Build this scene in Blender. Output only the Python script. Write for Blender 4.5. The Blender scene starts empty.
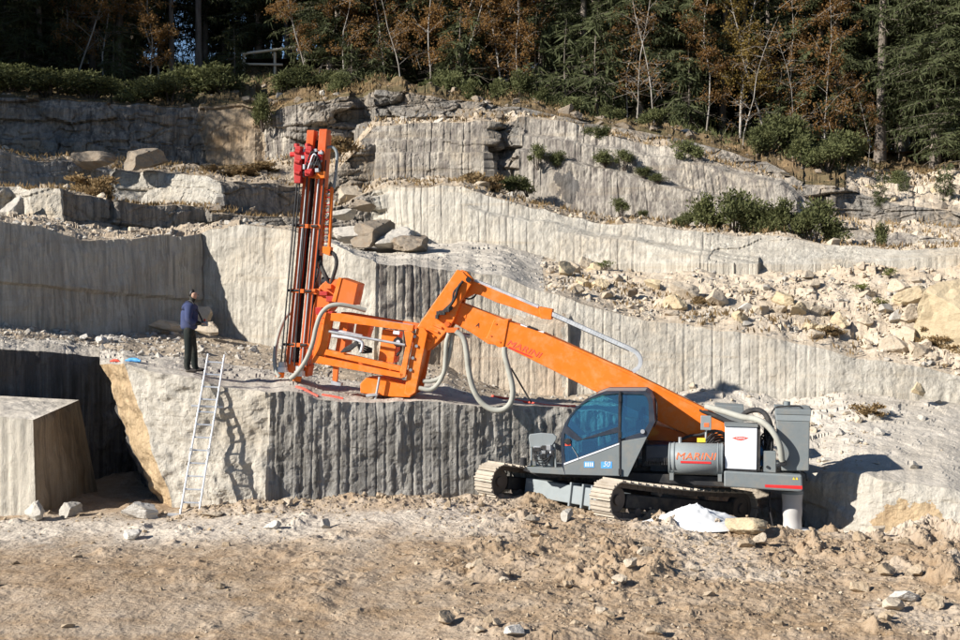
import bpy, bmesh, math, random
import numpy as np
from mathutils import Vector, Matrix

S = bpy.context.scene
R = math.radians
# ------------------------------------------------------------------ camera
FPX, HOR, H = 1394.0, 270.0, 5.1          # focal length in photo pixels, eye level row, eye height
cd = bpy.data.cameras.new('camera'); cam = bpy.data.objects.new('camera', cd)
S.collection.objects.link(cam); S.camera = cam
cam.location = (0, 0, H); cam.rotation_euler = (R(90), 0, 0)
cd.sensor_width = 36; cd.lens = 36*FPX/960; cd.shift_y = (HOR-320)/960
cd.clip_start = .5; cd.clip_end = 3000
# ------------------------------------------------------------------ sky and sun
SUN_A, SUN_E = R(25), R(29)               # light travels to +X and a little to +Y
w = bpy.data.worlds.new('World'); S.world = w; w.use_nodes = True
nt = w.node_tree
sky = nt.nodes.new('ShaderNodeTexSky'); sky.sky_type = 'NISHITA'; sky.sun_disc = False
sky.sun_elevation = SUN_E; sky.sun_rotation = math.atan2(-math.cos(SUN_A), -math.sin(SUN_A))
sky.altitude = 2500; sky.air_density = 1.0; sky.dust_density = .0; sky.ozone_density = 3.0
nt.nodes['Background'].inputs['Strength']  .default_value = .065
nt.links.new(sky.outputs[0], nt.nodes['Background'].inputs['Color'])
sd = bpy.data.lights.new('sun', 'SUN'); sun = bpy.data.objects.new('sun', sd); S.collection.objects.link(sun)
sd.energy = 5.0; sd.angle = R(.53); sd.color = (1, .955, .885)
ldir = Vector((math.cos(SUN_A)*math.cos(SUN_E), math.sin(SUN_A)*math.cos(SUN_E), -math.sin(SUN_E)))
sun.rotation_euler = ldir.to_track_quat('-Z', 'Y').to_euler(); sun.location = (-30, -10, 30)
vs = S.view_settings; vs.view_transform = 'Standard'; vs.look = 'None'; vs.gamma = 1; vs.exposure = .9
try: vs.use_curve_mapping = False
except Exception: pass
S.render.engine = 'CYCLES'
rng = np.random.default_rng(7); random.seed(7)

# ------------------------------------------------------------------ helpers
def at(px, py, Y):
    """point at depth Y that the photo shows at (px, py)"""
    return np.array([(px-480)/FPX*Y, Y, H+(HOR-py)/FPX*Y])
def pxof(P): return 480+FPX*P[..., 0]/P[..., 1]
def pyof(P): return HOR-FPX*(P[..., 2]-H)/P[..., 1]

def hash2(ix, iy, seed=0):
    h = (ix.astype(np.int64)*374761393 + iy.astype(np.int64)*668265263 + seed*1442695041) & 0xFFFFFFFF
    h = ((h ^ (h >> 13))*1274126177) & 0xFFFFFFFF
    h = ((h ^ (h >> 16))*2246822519) & 0xFFFFFFFF
    return ((h ^ (h >> 15)) & 0xFFFFFF)/float(0xFFFFFF)
def vn(x, y, seed=0):
    x = np.asarray(x, float); y = np.asarray(y, float)
    x, y = np.broadcast_arrays(x, y)
    ix = np.floor(x); iy = np.floor(y); fx = x-ix; fy = y-iy
    fx = fx*fx*(3-2*fx); fy = fy*fy*(3-2*fy)
    a = hash2(ix, iy, seed); b = hash2(ix+1, iy, seed); c = hash2(ix, iy+1, seed); d = hash2(ix+1, iy+1, seed)
    return (a*(1-fx)+b*fx)*(1-fy)+(c*(1-fx)+d*fx)*fy - .5
def fbm(x, y, seed=0, o=4, g=.5):
    s = 0; a = 1
    for i in range(o):
        s = s + a*vn(x*2**i+17.3*i, y*2**i-9.1*i, seed+i); a *= g
    return s
def blocks(u, v, w, h, seed):
    """irregular brick cells: random value per cell and distance to the joint"""
    v = v/h + .35*vn(u/w*.7, v/h*.5, seed+5); r = np.floor(v); fv = v-r
    uu = u/w + hash2(r, r*0+3, seed)*7 + .3*vn(u/w*1.3, v*.8, seed+9); c = np.floor(uu); fu = uu-c
    e = np.minimum(np.minimum(fu, 1-fu)*w, np.minimum(fv, 1-fv)*h)
    return hash2(c, r, seed+1), e
def voro(u, v, w, h, seed):
    """faceted rock: cells with their own offset and tilt; returns value and distance to the crack"""
    u = u+.25*w*fbm(u/w*1.1, v/h*1.1, seed+31, 2); v = v+.35*h*fbm(u/w*.8, v/h*.8, seed+37, 2)
    x = u/w; y = v/h; ix = np.floor(x); iy = np.floor(y); f1 = np.full(x.shape, 9.); f2 = f1.copy(); val = np.zeros(x.shape)
    for i in (-1, 0, 1):
        for j in (-1, 0, 1):
            cx = ix+i; cy = iy+j; px = cx+.1+.8*hash2(cx, cy, seed); py = cy+.1+.8*hash2(cx, cy, seed+1)
            dd = np.maximum(np.abs(x-px), np.abs(y-py))*.6+np.hypot(x-px, y-py)*.4
            cv = hash2(cx, cy, seed+2)-.5+(x-px)*(hash2(cx, cy, seed+3)-.5)*.9+(y-py)*(hash2(cx, cy, seed+4)-.5)*.9
            near = dd < f1; f2 = np.where(near, f1, np.minimum(f2, dd)); val = np.where(near, cv, val); f1 = np.where(near, dd, f1)
    return val, (f2-f1)*min(w, h)
def sst(a, b, x):
    t = np.clip((x-a)/(b-a), 0, 1); return t*t*(3-2*t)

def mesh_np(name, V, F, mi=None, smooth=True):
    V = np.asarray(V, np.float32).reshape(-1, 3); F = np.asarray(F, np.int32); k = F.shape[1]
    me = bpy.data.meshes.new(name)
    me.vertices.add(len(V)); me.vertices.foreach_set('co', V.ravel())
    me.loops.add(F.size); me.loops.foreach_set('vertex_index', F.ravel())
    me.polygons.add(len(F)); me.polygons.foreach_set('loop_start', np.arange(0, F.size, k, dtype=np.int32))
    me.polygons.foreach_set('loop_total', np.full(len(F), k, np.int32))
    me.polygons.foreach_set('use_smooth', np.full(len(F), bool(smooth)))
    if mi is not None: me.polygons.foreach_set('material_index', np.asarray(mi, np.int32))
    me.update(calc_edges=True); return me
def grid_faces(r, c):
    i = np.arange(r-1)[:, None]*c+np.arange(c-1)[None, :]
    return np.stack([i, i+1, i+c+1, i+c], -1).reshape(-1, 4)

class MB:
    """collects simple solids into one mesh"""
    def __init__(s): s.v = []; s.f = []; s.sm = []
    def add(s, v, f, smooth=False):
        o = len(s.v); s.v += [tuple(map(float, p)) for p in v]; s.f += [[i+o for i in q] for q in f]; s.sm += [smooth]*len(f); return s
    def prism(s, pts, vec):
        n = len(pts); pts = [np.asarray(p, float) for p in pts]; vec = np.asarray(vec, float)
        v = pts+[p+vec for p in pts]
        return s.add(v, [list(range(n)), list(range(2*n-1, n-1, -1))]+[[i, i+n, (i+1) % n+n, (i+1) % n] for i in range(n)])
    def box(s, c, sx, sy, sz, ax=None):
        A = np.eye(3) if ax is None else np.asarray(ax, float); c = np.asarray(c, float)
        v = [c+A[0]*sx/2*i+A[1]*sy/2*j+A[2]*sz/2*k for i in (-1, 1) for j in (-1, 1) for k in (-1, 1)]
        return s.add(v, [[0, 1, 3, 2], [4, 6, 7, 5], [0, 4, 5, 1], [2, 3, 7, 6], [0, 2, 6, 4], [1, 5, 7, 3]])
    def bar(s, a, b, w, h, up=(0, 0, 1)):
        a = np.asarray(a, float); b = np.asarray(b, float); d = b-a; L = np.linalg.norm(d); d = d/L
        sd_ = np.cross(d, up); sd_ /= np.linalg.norm(sd_); u = np.cross(sd_, d)
        return s.box((a+b)/2, L, w, h, (d, sd_, u))
    def tube(s, pts, r, n=8, caps=True):
        P = [np.asarray(p, float) for p in pts]; m = len(P)
        rr = [r]*m if np.isscalar(r) else list(r)
        up = np.array([.13, .21, .97]); v = []; prev = None
        for i in range(m):
            d = P[min(i+1, m-1)]-P[max(i-1, 0)]; d = d/(np.linalg.norm(d)+1e-9)
            a = (np.cross(d, up) if prev is None else prev-d*np.dot(prev, d))
            if np.linalg.norm(a) < 1e-4: a = np.cross(d, [1, 0, 0])
            a = a/np.linalg.norm(a); prev = a; b = np.cross(d, a)
            v += [P[i]+rr[i]*(a*math.cos(2*math.pi*k/n)+b*math.sin(2*math.pi*k/n)) for k in range(n)]
        f = [[i*n+k, i*n+(k+1) % n, (i+1)*n+(k+1) % n, (i+1)*n+k] for i in range(m-1) for k in range(n)]
        s.add(v, f, True)
        if caps: s.add(v[:n], [list(range(n))[::-1]]); s.add(v[-n:], [list(range(n))])
        return s
    def mesh(s, name):
        me = bpy.data.meshes.new(name); me.from_pydata(s.v, [], s.f); me.polygons.foreach_set('use_smooth', s.sm); me.update()
        bm = bmesh.new(); bm.from_mesh(me); bmesh.ops.recalc_face_normals(bm, faces=bm.faces); bm.to_mesh(me); bm.free()
        return me
def spline(pts, k=6):
    P = [np.asarray(p, float) for p in pts]; P = [2*P[0]-P[1]]+P+[2*P[-1]-P[-2]]; out = []
    for i in range(1, len(P)-2):
        for j in range(k):
            t = j/k; a, b, c, d = P[i-1:i+3]
            out.append(.5*((2*b)+(c-a)*t+(2*a-5*b+4*c-d)*t*t+(3*b-a-3*c+d)*t**3))
    return out+[P[-2]]

def obj(name, me, mat=None, parent=None, bevel=0):
    if isinstance(me, MB): me = me.mesh(name)
    o = bpy.data.objects.new(name, me); S.collection.objects.link(o)
    if mat is not None:
        for m in (mat if isinstance(mat, (list, tuple)) else [mat]):
            if len(me.materials) < (len(mat) if isinstance(mat, (list, tuple)) else 1): me.materials.append(M[m])
    if parent is not None:
        o.parent = parent
        if parent.type == 'EMPTY': o.matrix_parent_inverse = Matrix.Translation(-parent.location)
    if bevel:
        b = o.modifiers.new('edges', 'BEVEL'); b.width = bevel; b.segments = 2; b.limit_method = 'ANGLE'; b.angle_limit = R(40)
    return o
def tag(o, label, cat=None, group=None):
    o['label'] = label
    if cat: o['category'] = cat
    if group: o['group'] = group
    return o
def thing(name, loc, label, cat, group=None):
    o = bpy.data.objects.new(name, None); S.collection.objects.link(o); o.location = [float(q) for q in loc]
    o.empty_display_size = .2
    return tag(o, label, cat, group)
def struct(o, k='structure'): o['kind'] = k; return o

# ------------------------------------------------------------------ materials
M = {}
class NT:
    def __init__(s, name):
        s.m = bpy.data.materials.new(name); s.m.use_nodes = True; s.t = s.m.node_tree; s.b = s.t.nodes['Principled BSDF']; M[name] = s.m
        s.co = None
    def n(s, t, **k):
        q = s.t.nodes.new('ShaderNode'+t)
        for a, b in k.items():
            if a in q.inputs: q.inputs[a].default_value = b
            else: setattr(q, a, b)
        return q
    def l(s, a, b): s.t.links.new(a, b)
    def pos(s):
        if s.co is None: s.co = s.n('NewGeometry').outputs['Position']
        return s.co
    def noise(s, scale, detail=4, rough=.55, stretch=(1, 1, 1), src=None, lo=.35, hi=.65):
        mp = s.n('Mapping'); s.l(src or s.pos(), mp.inputs[0]); mp.inputs['Scale'].default_value = stretch
        q = s.n('TexNoise', Scale=scale, Detail=detail, Roughness=rough); s.l(mp.outputs[0], q.inputs['Vector'])
        r = s.n('MapRange'); r.inputs[1].default_value = lo; r.inputs[2].default_value = hi; s.l(q.outputs[0], r.inputs[0])
        return r.outputs[0]
    def mix(s, a, b, f, mode='MIX'):
        q = s.n('Mix', data_type='RGBA', blend_type=mode)
        for sock, x in ((q.inputs[6], a), (q.inputs[7], b)):
            if isinstance(x, tuple): sock.default_value = (*x, 1)
            else: s.l(x, sock)
        if isinstance(f, (int, float)): q.inputs[0].default_value = f
        else: s.l(f, q.inputs[0])
        return q.outputs[2]
    def mul(s, a, k):
        q = s.n('Math', operation='MULTIPLY'); s.l(a, q.inputs[0])
        if isinstance(k, (int, float)): q.inputs[1].default_value = k
        else: s.l(k, q.inputs[1])
        return q.outputs[0]
    def attr(s, name): return s.n('Attribute', attribute_name=name).outputs['Fac']
    def bump(s, h, strength, dist):
        q = s.n('Bump', Strength=strength, Distance=dist); s.l(h, q.inputs['Height'])
        if s.b.inputs['Normal'].links: s.l(s.b.inputs['Normal'].links[0].from_socket, q.inputs['Normal'])
        s.l(q.outputs[0], s.b.inputs['Normal'])
    def out(s, col, rough=.9, spec=.2):
        if isinstance(col, tuple): s.b.inputs['Base Color'].default_value = (*col, 1)
        else: s.l(col, s.b.inputs['Base Color'])
        s.b.inputs['Roughness'].default_value = rough; s.b.inputs['Specular IOR Level'].default_value = spec

def granite(name, pale, grey, stain, dark, streak=.7, stainamt=.5):
    q = NT(name)
    c = q.mix(pale, grey, q.noise(.35, 5, .6, (1, 1, 1.4), lo=.42, hi=.62))
    c = q.mix(c, stain, q.mul(q.noise(.5, 6, .62, (1, 1, .8), lo=.5, hi=.68), stainamt))
    st = q.noise(2.6, 4, .6, (1.6, 1.6, .10), lo=.44, hi=.62)
    c = q.mix(c, dark, q.mul(st, streak))
    st2 = q.noise(7.0, 3, .6, (1.5, 1.5, .07), lo=.46, hi=.62)
    c = q.mix(c, tuple(k*.55 for k in dark), q.mul(q.mul(st2, q.noise(.6, 3, .5, lo=.4, hi=.6)), streak))
    st3 = q.noise(13.0, 2, .5, (1.3, 1.3, .04), lo=.46, hi=.62)  # fine upright lines: staining, plus drill groove shade put into the colour
    c = q.mix(c, tuple(k*.62 for k in grey), q.mul(q.mul(st3, q.noise(.9, 3, .5, (1, 1, .5), lo=.35, hi=.6)), streak))
    band = q.noise(1.1, 4, .6, (.12, .12, 2.2), lo=.58, hi=.72)       # weathered seams that follow the bedding
    c = q.mix(c, tuple(k*.8 for k in stain), q.mul(band, .5))
    sp = q.noise(28, 2, .6, lo=.3, hi=.7)
    c = q.mix(c, tuple(k*.6 for k in grey), q.mul(sp, .3))
    q.out(c, .92, .15)
    q.bump(q.noise(4, 8, .75, (1, 1, .6), lo=0, hi=1), .6, .2)
    q.bump(q.noise(14, 7, .75, (1, 1, .5), lo=0, hi=1), .6, .07)
granite('granite_pale', (.60, .545, .45), (.50, .465, .40), (.50, .38, .24), (.30, .27, .225), .6, .5)
granite('granite_fresh', (.60, .55, .465), (.53, .485, .41), (.52, .42, .29), (.38, .345, .29), .35, .45)
granite('granite_streaked', (.52, .465, .385), (.385, .345, .29), (.42, .33, .22), (.13, .11, .10), .9, .6)
granite('granite_grey', (.46, .43, .38), (.355, .335, .30), (.37, .31, .235), (.16, .148, .13), .8, .35)
granite('granite_weathered', (.42, .36, .29), (.25, .235, .21), (.35, .24, .13), (.09, .08, .07), .75, .6)
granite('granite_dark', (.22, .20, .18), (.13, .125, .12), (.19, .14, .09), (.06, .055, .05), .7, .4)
granite('granite_brown', (.42, .335, .24), (.32, .25, .17), (.36, .22, .10), (.13, .10, .075), .6, .7)
granite('granite_rust', (.56, .42, .26), (.50, .37, .22), (.46, .29, .13), (.30, .19, .11), .4, .7)
granite('granite_tan', (.54, .44, .33), (.44, .38, .30), (.46, .31, .20), (.22, .18, .14), .45, .7)

def soil(name, c1, c2, c3, dustc=None, bumpk=1.):
    q = NT(name)
    c = q.mix(c1, c2, q.noise(.45, 6, .65, lo=.4, hi=.62))
    c = q.mix(c, c3, q.mul(q.noise(1.7, 6, .7, lo=.48, hi=.66), .75))
    if dustc:
        f = q.n('Math', operation='ADD'); f.use_clamp = True
        q.l(q.attr('dust'), f.inputs[0]); q.l(q.mul(q.noise(2.2, 6, .7, lo=.3, hi=.7), .35), f.inputs[1])
        c = q.mix(c, dustc, q.mul(f.outputs[0], .8))
    c = q.mix(c, tuple(k*.5 for k in c1), q.mul(q.noise(9, 4, .65, lo=.5, hi=.75), .35))
    c = q.mix(c, tuple(min(1, k*1.5) for k in c3), q.mul(q.noise(24, 3, .6, lo=.56, hi=.7), .3))
    q.out(c, .97, .05)
    q.bump(q.noise(3.2, 7, .62, lo=0, hi=1), .55*bumpk, .15)
    q.bump(q.noise(12, 4, .55, lo=0, hi=1), .45, .05)
soil('dirt', (.27, .182, .106), (.22, .146, .082), (.335, .245, .158), (.53, .475, .40))
soil('clod', (.35, .27, .185), (.29, .22, .145), (.42, .345, .255))
soil('ledge_soil', (.37, .30, .22), (.28, .225, .165), (.46, .385, .295))
soil('ledge_grey', (.46, .415, .35), (.37, .33, .275), (.55, .495, .42), bumpk=.8)
soil('scree_soil', (.47, .39, .295), (.39, .315, .23), (.54, .47, .375))
soil('forest_soil', (.15, .105, .06), (.085, .075, .04), (.25, .17, .09))
def stone(name, a, b, c):
    q = NT(name); oi = q.n('ObjectInfo').outputs['Random']
    col = q.mix(a, b, q.noise(2.2, 5, .65, lo=.38, hi=.62)); col = q.mix(col, c, q.mul(q.noise(5, 5, .6, lo=.52, hi=.7), .6))
    col = q.mix(col, tuple(k*.62 for k in a), q.mul(oi, .4))
    q.out(col, .94, .1); q.bump(q.noise(6, 7, .68, lo=0, hi=1), .5, .1); q.bump(q.noise(30, 4, .6, lo=0, hi=1), .4, .02)
stone('stone_tan', (.49, .415, .32), (.42, .345, .255), (.34, .27, .19))
stone('stone_grey', (.47, .43, .37), (.38, .35, .305), (.28, .26, .23))
stone('stone_ochre', (.54, .44, .29), (.48, .38, .245), (.40, .30, .18))
stone('stone_dark', (.29, .235, .175), (.21, .18, .145), (.25, .155, .085))
stone('stone_white', (.60, .56, .50), (.50, .465, .41), (.40, .36, .31))

def plain(name, col, rough=.5, metal=0, spec=.4, dirt=.25, dirtc=(.30, .25, .19), coat=0):
    q = NT(name); c = q.mix(col, dirtc, q.mul(q.noise(3.5, 6, .7, lo=.48, hi=.75), dirt))
    c = q.mix(c, tuple(k*.7 for k in col), q.mul(q.noise(11, 5, .7, lo=.5, hi=.8), .35))
    q.out(c, rough, spec); q.b.inputs['Metallic'].default_value = metal
    if coat: q.b.inputs['Coat Weight'].default_value = coat
    r = q.n('MapRange'); r.inputs[3].default_value = max(.05, rough-.12); r.inputs[4].default_value = min(1, rough+.2)
    q.l(q.noise(6, 5, .6), r.inputs[0]); q.l(r.outputs[0], q.b.inputs['Roughness'])
    return q
plain('orange', (.76, .165, .012), .5, 0, .3, .42, (.56, .36, .19))
plain('orange_red', (.56, .088, .014), .5, 0, .35, .35, (.42, .2, .1))
plain('orange_old', (.66, .135, .018), .55, 0, .35, .25)
plain('red_paint', (.42, .025, .022), .45, 0, .4, .2)
plain('grey_paint', (.175, .195, .198), .55, 0, .35, .5)
plain('grey_light', (.22, .245, .25), .5, 0, .4, .2)
plain('navy', (.02, .028, .045), .4, 0, .5, .08)
plain('black', (.018, .018, .02), .55, 0, .4, .2)
plain('rubber', (.03, .03, .032), .8, 0, .2, .25)
plain('white_paint', (.72, .74, .77), .4, 0, .4, .06)
plain('steel', (.42, .43, .44), .45, .6, .5, .15)
plain('aluminium', (.60, .61, .62), .45, .55, .5, .08)
plain('hose', (.34, .335, .29), .75, 0, .2, .6, (.2, .18, .145))
plain('shoe', (.38, .33, .265), .85, 0, .2, .8, (.22, .18, .135))
plain('shoe_dark', (.12, .10, .085), .85, .1, .2, .5, (.22, .17, .13))
plain('red_mark', (.62, .03, .03), .5, 0, .3, .05)
plain('red_faded', (.75, .10, .06), .5, 0, .3, .02)
plain('orange_mark', (.80, .16, .05), .5, 0, .3, .03)
plain('blue_mark', (.10, .36, .72), .5, 0, .3, .02)
plain('yellow', (.75, .55, .05), .5, 0, .3, .05)
plain('jacket', (.048, .06, .125), .9, 0, .1, .1)
plain('jacket_dark', (.022, .027, .055), .9, 0, .1, .1)
plain('trousers', (.022, .026, .024), .9, 0, .1, .2)
plain('skin', (.50, .30, .21), .6, 0, .3, .05)
plain('hair', (.012, .010, .009), .6, 0, .3, 0)
plain('shoe_leather', (.06, .05, .045), .7, 0, .3, .4)
plain('powder', (.64, .64, .63), .95, 0, .1, .2, (.45, .42, .38))
plain('wood_grey', (.58, .53, .43), .9, 0, .1, .3)
q = NT('chute_skin'); q.out((.62, .60, .57), .6, .3); q.b.inputs['Alpha'].default_value = .82
q.b.inputs['Transmission Weight'].default_value = .15
q = NT('glass')
tr = q.n('BsdfTransparent'); tr.inputs[0].default_value = (.55, .84, .90, 1)  # teal tint: sky reflection put into the glass colour
gl = q.n('BsdfGlossy', Roughness=.03); gl.inputs[0].default_value = (.8, .93, 1, 1)
lw = q.n('LayerWeight', Blend=.25); mr = q.n('MapRange'); mr.inputs[3].default_value = .13; mr.inputs[4].default_value = .8
q.l(lw.outputs['Fresnel'], mr.inputs[0]); mx = q.n('MixShader'); q.l(mr.outputs[0], mx.inputs[0])
q.l(tr.outputs[0], mx.inputs[1]); q.l(gl.outputs[0], mx.inputs[2]); q.l(mx.outputs[0], q.t.nodes['Material Output'].inputs[0])

def leaf(name, a, b, c, trans=.35):
    q = NT(name); oi = q.n('ObjectInfo').outputs['Random']
    col = q.mix(a, b, q.noise(1.3, 3, .6, lo=.38, hi=.62)); col = q.mix(col, c, q.noise(9, 2, .6, lo=.5, hi=.72))
    col = q.mix(col, tuple(k*.55 for k in a), q.mul(oi, .6))
    q.out(col, .75, .15)
    tl = q.n('BsdfTranslucent'); q.l(col, tl.inputs[0]); mx = q.n('MixShader'); mx.inputs[0].default_value = trans
    q.l(q.b.outputs[0], mx.inputs[1]); q.l(tl.outputs[0], mx.inputs[2]); q.l(mx.outputs[0], q.t.nodes['Material Output'].inputs[0])
leaf('needles', (.075, .088, .042), (.055, .068, .034), (.12, .122, .058), .35)
leaf('needles_light', (.098, .11, .05), (.072, .085, .038), (.14, .146, .068), .33)
leaf('autumn', (.27, .145, .05), (.18, .105, .04), (.34, .20, .07), .45)
leaf('autumn_yellow', (.27, .19, .05), (.2, .13, .04), (.34, .24, .07), .45)
leaf('shrub_leaf', (.135, .145, .058), (.10, .112, .046), (.185, .18, .08), .35)
leaf('dry_grass', (.32, .22, .11), (.26, .175, .085), (.40, .29, .15), .35)
leaf('grass_green', (.12, .15, .035), (.16, .15, .05), (.2, .2, .06), .35)
def bark(name, a, b):
    q = NT(name); c = q.mix(a, b, q.noise(5, 5, .65, (1, 1, .2), lo=.38, hi=.62)); q.out(c, .9, .1)
    q.bump(q.noise(9, 5, .7, (1, 1, .25), lo=0, hi=1), .6, .05)
bark('bark', (.24, .20, .165), (.13, .11, .09))
bark('bark_birch', (.38, .35, .31), (.2, .175, .145))
bark('twig', (.11, .085, .065), (.075, .06, .05))
# ------------------------------------------------------------------ the quarry: terraces of granite
# every column: (foot of the face, top of the face), each as photo column, photo row, metres from the camera
BENCH = [((-400, 535, 28), (-400, 330, 28)), ((-150, 509, 31), (-150, 340, 31)), ((0, 493, 33), (0, 350, 33)), ((135, 490, 35), (135, 357, 35)),
    ((164, 503, 30.4), (100, 362, 30.8)), ((173, 503, 29.6), (124, 366, 30.0)), ((215, 500, 29.2), (180, 374, 29.6)),
    ((268, 499, 29.2), (270, 392, 29.4)), ((400, 505, 29.85), (400, 400, 30.05)), ((540, 512, 30.6), (540, 409, 30.85)),
    ((620, 515, 31.2), (620, 413, 31.4)), ((720, 530, 32.7), (720, 440, 32.7)), ((785, 537, 31.6), (785, 460, 31.8)),
    ((806, 541, 30.1), (802, 466, 30.4)), ((850, 540, 28.9), (848, 472, 29.2)), ((884, 540, 28.3), (882, 478, 28.6)), ((960, 541, 27.8), (960, 491, 28.1)), ((1110, 550, 27.4), (1110, 515, 27.6)), ((1500, 570, 27), (1500, 545, 27))]
WALL = [((-400, 330, 31.4), (-400, 190, 31.8)), ((-150, 328, 34.2), (-150, 205, 34.5)), ((0, 327, 36), (0, 222, 36.3)), ((45, 329, 36.8), (40, 228, 37)), ((100, 331, 37.9), (80, 240, 37.8)),
    ((203, 331, 40.2), (200, 234, 40.3)), ((240, 338, 39.4), (240, 223, 39.5)), ((290, 348, 38.5), (290, 229, 38.7)), ((335, 352, 38), (335, 244, 38.2)),
    ((374, 360, 37.4), (376, 262, 37.6)), ((447, 362, 37.9), (447, 270, 38.1)), ((460, 372, 37.6), (462, 272, 38.2)), ((500, 389, 37.4), (500, 277, 38.2)), ((560, 398, 36.9), (560, 299, 37.5)),
    ((640, 392, 36.4), (640, 318, 37)), ((720, 388, 36), (720, 330, 36.5)), ((790, 393, 35.6), (790, 342, 36)), ((850, 390, 35.2), (850, 356, 35.5)),
    ((922, 395, 34.8), (922, 368, 35)), ((960, 400, 34.5), (960, 376, 34.7)), ((1110, 418, 33.6), (1110, 395, 33.8)), ((1500, 450, 31), (1500, 430, 31.2))]
TIER3 = [((-400, 220, 40), (-400, 170, 40)), ((-150, 222, 42), (-150, 178, 42)), ((0, 221, 44.6), (0, 187, 44.6)), ((12, 221, 44.9), (12, 188, 44.9)), ((32, 221, 43.6), (30, 188, 43.8)), ((64, 222, 43.2), (62, 190, 43.4)),
    ((84, 225, 44.6), (82, 196, 44.6)), ((150, 231, 46.4), (150, 204, 46.4)), ((205, 232, 47.8), (205, 208, 47.8)), ((212, 230, 47.2), (212, 214, 47.3)), ((300, 230, 48.2), (300, 218, 48.3)), ((340, 243, 47.4), (340, 206, 47.6)),
    ((380, 242, 47.6), (372, 187, 47.9)), ((420, 240, 46.8), (420, 187, 47.3)), ((464, 240, 46.2), (464, 187, 46.9)), ((500, 242, 45.7), (500, 195, 46.3)),
    ((526, 248, 45.4), (526, 203, 46)), ((560, 257, 45), (560, 215, 45.6)), ((600, 265, 44.4), (600, 221, 45.1)), ((650, 263, 43.8), (650, 226, 44.6)), ((700, 263, 43), (700, 230, 43.9)),
    ((760, 264, 42.4), (760, 232, 43.4)), ((820, 264, 41.8), (820, 244, 42.6)), ((900, 260, 41), (900, 250, 41.5)), ((960, 255, 40.5), (960, 246, 41)), ((1110, 250, 39.5), (1110, 240, 40)), ((1500, 240, 37), (1500, 230, 37))]
TIER4 = [((-500, 160, 44), (-500, 130, 44)), ((-150, 182, 48), (-150, 142, 48.3)), ((0, 188, 48.4), (0, 150, 48.6)), ((17, 189, 48.8), (17, 156, 49.0)), ((108, 194, 51.0), (110, 168, 51.2)), ((118, 206, 49.9), (116, 169, 50.3)),
    ((220, 209, 48.6), (220, 179, 49.0)), ((299, 225, 51.4), (299, 187, 51.7)), ((340, 208, 51.5), (340, 168, 51.8)), ((377, 176, 52), (377, 125, 52.4)), ((430, 178, 51.6), (430, 122, 52)),
    ((486, 180, 51.2), (486, 121, 51.6)), ((497, 184, 52.1), (497, 126, 52.5)), ((516, 192, 51.6), (516, 122, 52.2)), ((525, 196, 51.1), (525, 114, 51.8)), ((574, 211, 50.2), (574, 120, 51.2)), ((600, 216, 49.8), (600, 133, 50.8)),
    ((640, 220, 49.2), (632, 138, 50.3)), ((690, 225, 48.5), (680, 146, 49.7)), ((740, 229, 47.8), (733, 168, 48.9)), ((790, 233, 47.1), (782, 180, 48.1)), ((830, 238, 46.6), (830, 222, 47)),
    ((884, 246, 45.6), (884, 236, 46)), ((894, 248, 45.4), (894, 232, 45.8)), ((960, 250, 44.4), (960, 241, 44.7)), ((1110, 240, 43), (1110, 225, 43.2)), ((1500, 220, 40), (1500, 200, 40))]
TIER5 = [((-600, 130, 47), (-600, 40, 47.5)), ((-150, 146, 56), (-150, 84, 56.5)), ((0, 152, 57), (0, 97, 57.5)), ((100, 156, 58), (100, 101, 58.5)), ((196, 164, 59.4), (196, 108, 59.8)),
    ((206, 164, 59), (206, 106, 59.5)), ((255, 166, 58.2), (255, 103, 58.8)), ((263, 158, 58.4), (261, 112, 58.8)), ((290, 158, 57.8), (290, 106, 58.2)), ((340, 156, 58), (340, 97, 58.5)), ((358, 140, 58.6), (356, 98, 59)),
    ((372, 124, 57.5), (372, 89, 58)), ((410, 122, 57.2), (410, 90, 57.6)), ((450, 122, 57), (450, 100, 57.4)), ((524, 114, 56.6), (524, 108, 57)), ((600, 131, 56), (600, 124, 56.4)),
    ((680, 145, 55), (680, 139, 55.3)), ((760, 172, 53.6), (760, 160, 54)), ((800, 205, 51.5), (800, 183, 52)), ((836, 218, 51), (836, 186, 51.6)), ((850, 220, 51.3), (850, 190, 51.9)), ((900, 222, 50.6), (900, 205, 51)),
    ((960, 226, 49.5), (960, 212, 50)), ((1110, 215, 48), (1110, 190, 48.5)), ((1500, 190, 45), (1500, 150, 45))]
CREST = [(-600, 20, 66), (-150, 58, 74), (0, 64, 75), (200, 66, 74), (240, 61, 73), (275, 58, 72.6), (312, 60, 72.5), (345, 70, 72), (400, 76, 71), (500, 88, 69), (600, 106, 67), (700, 122, 65), (800, 142, 63), (900, 152, 62), (960, 150, 61), (1110, 145, 59), (1500, 120, 55)]

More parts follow.
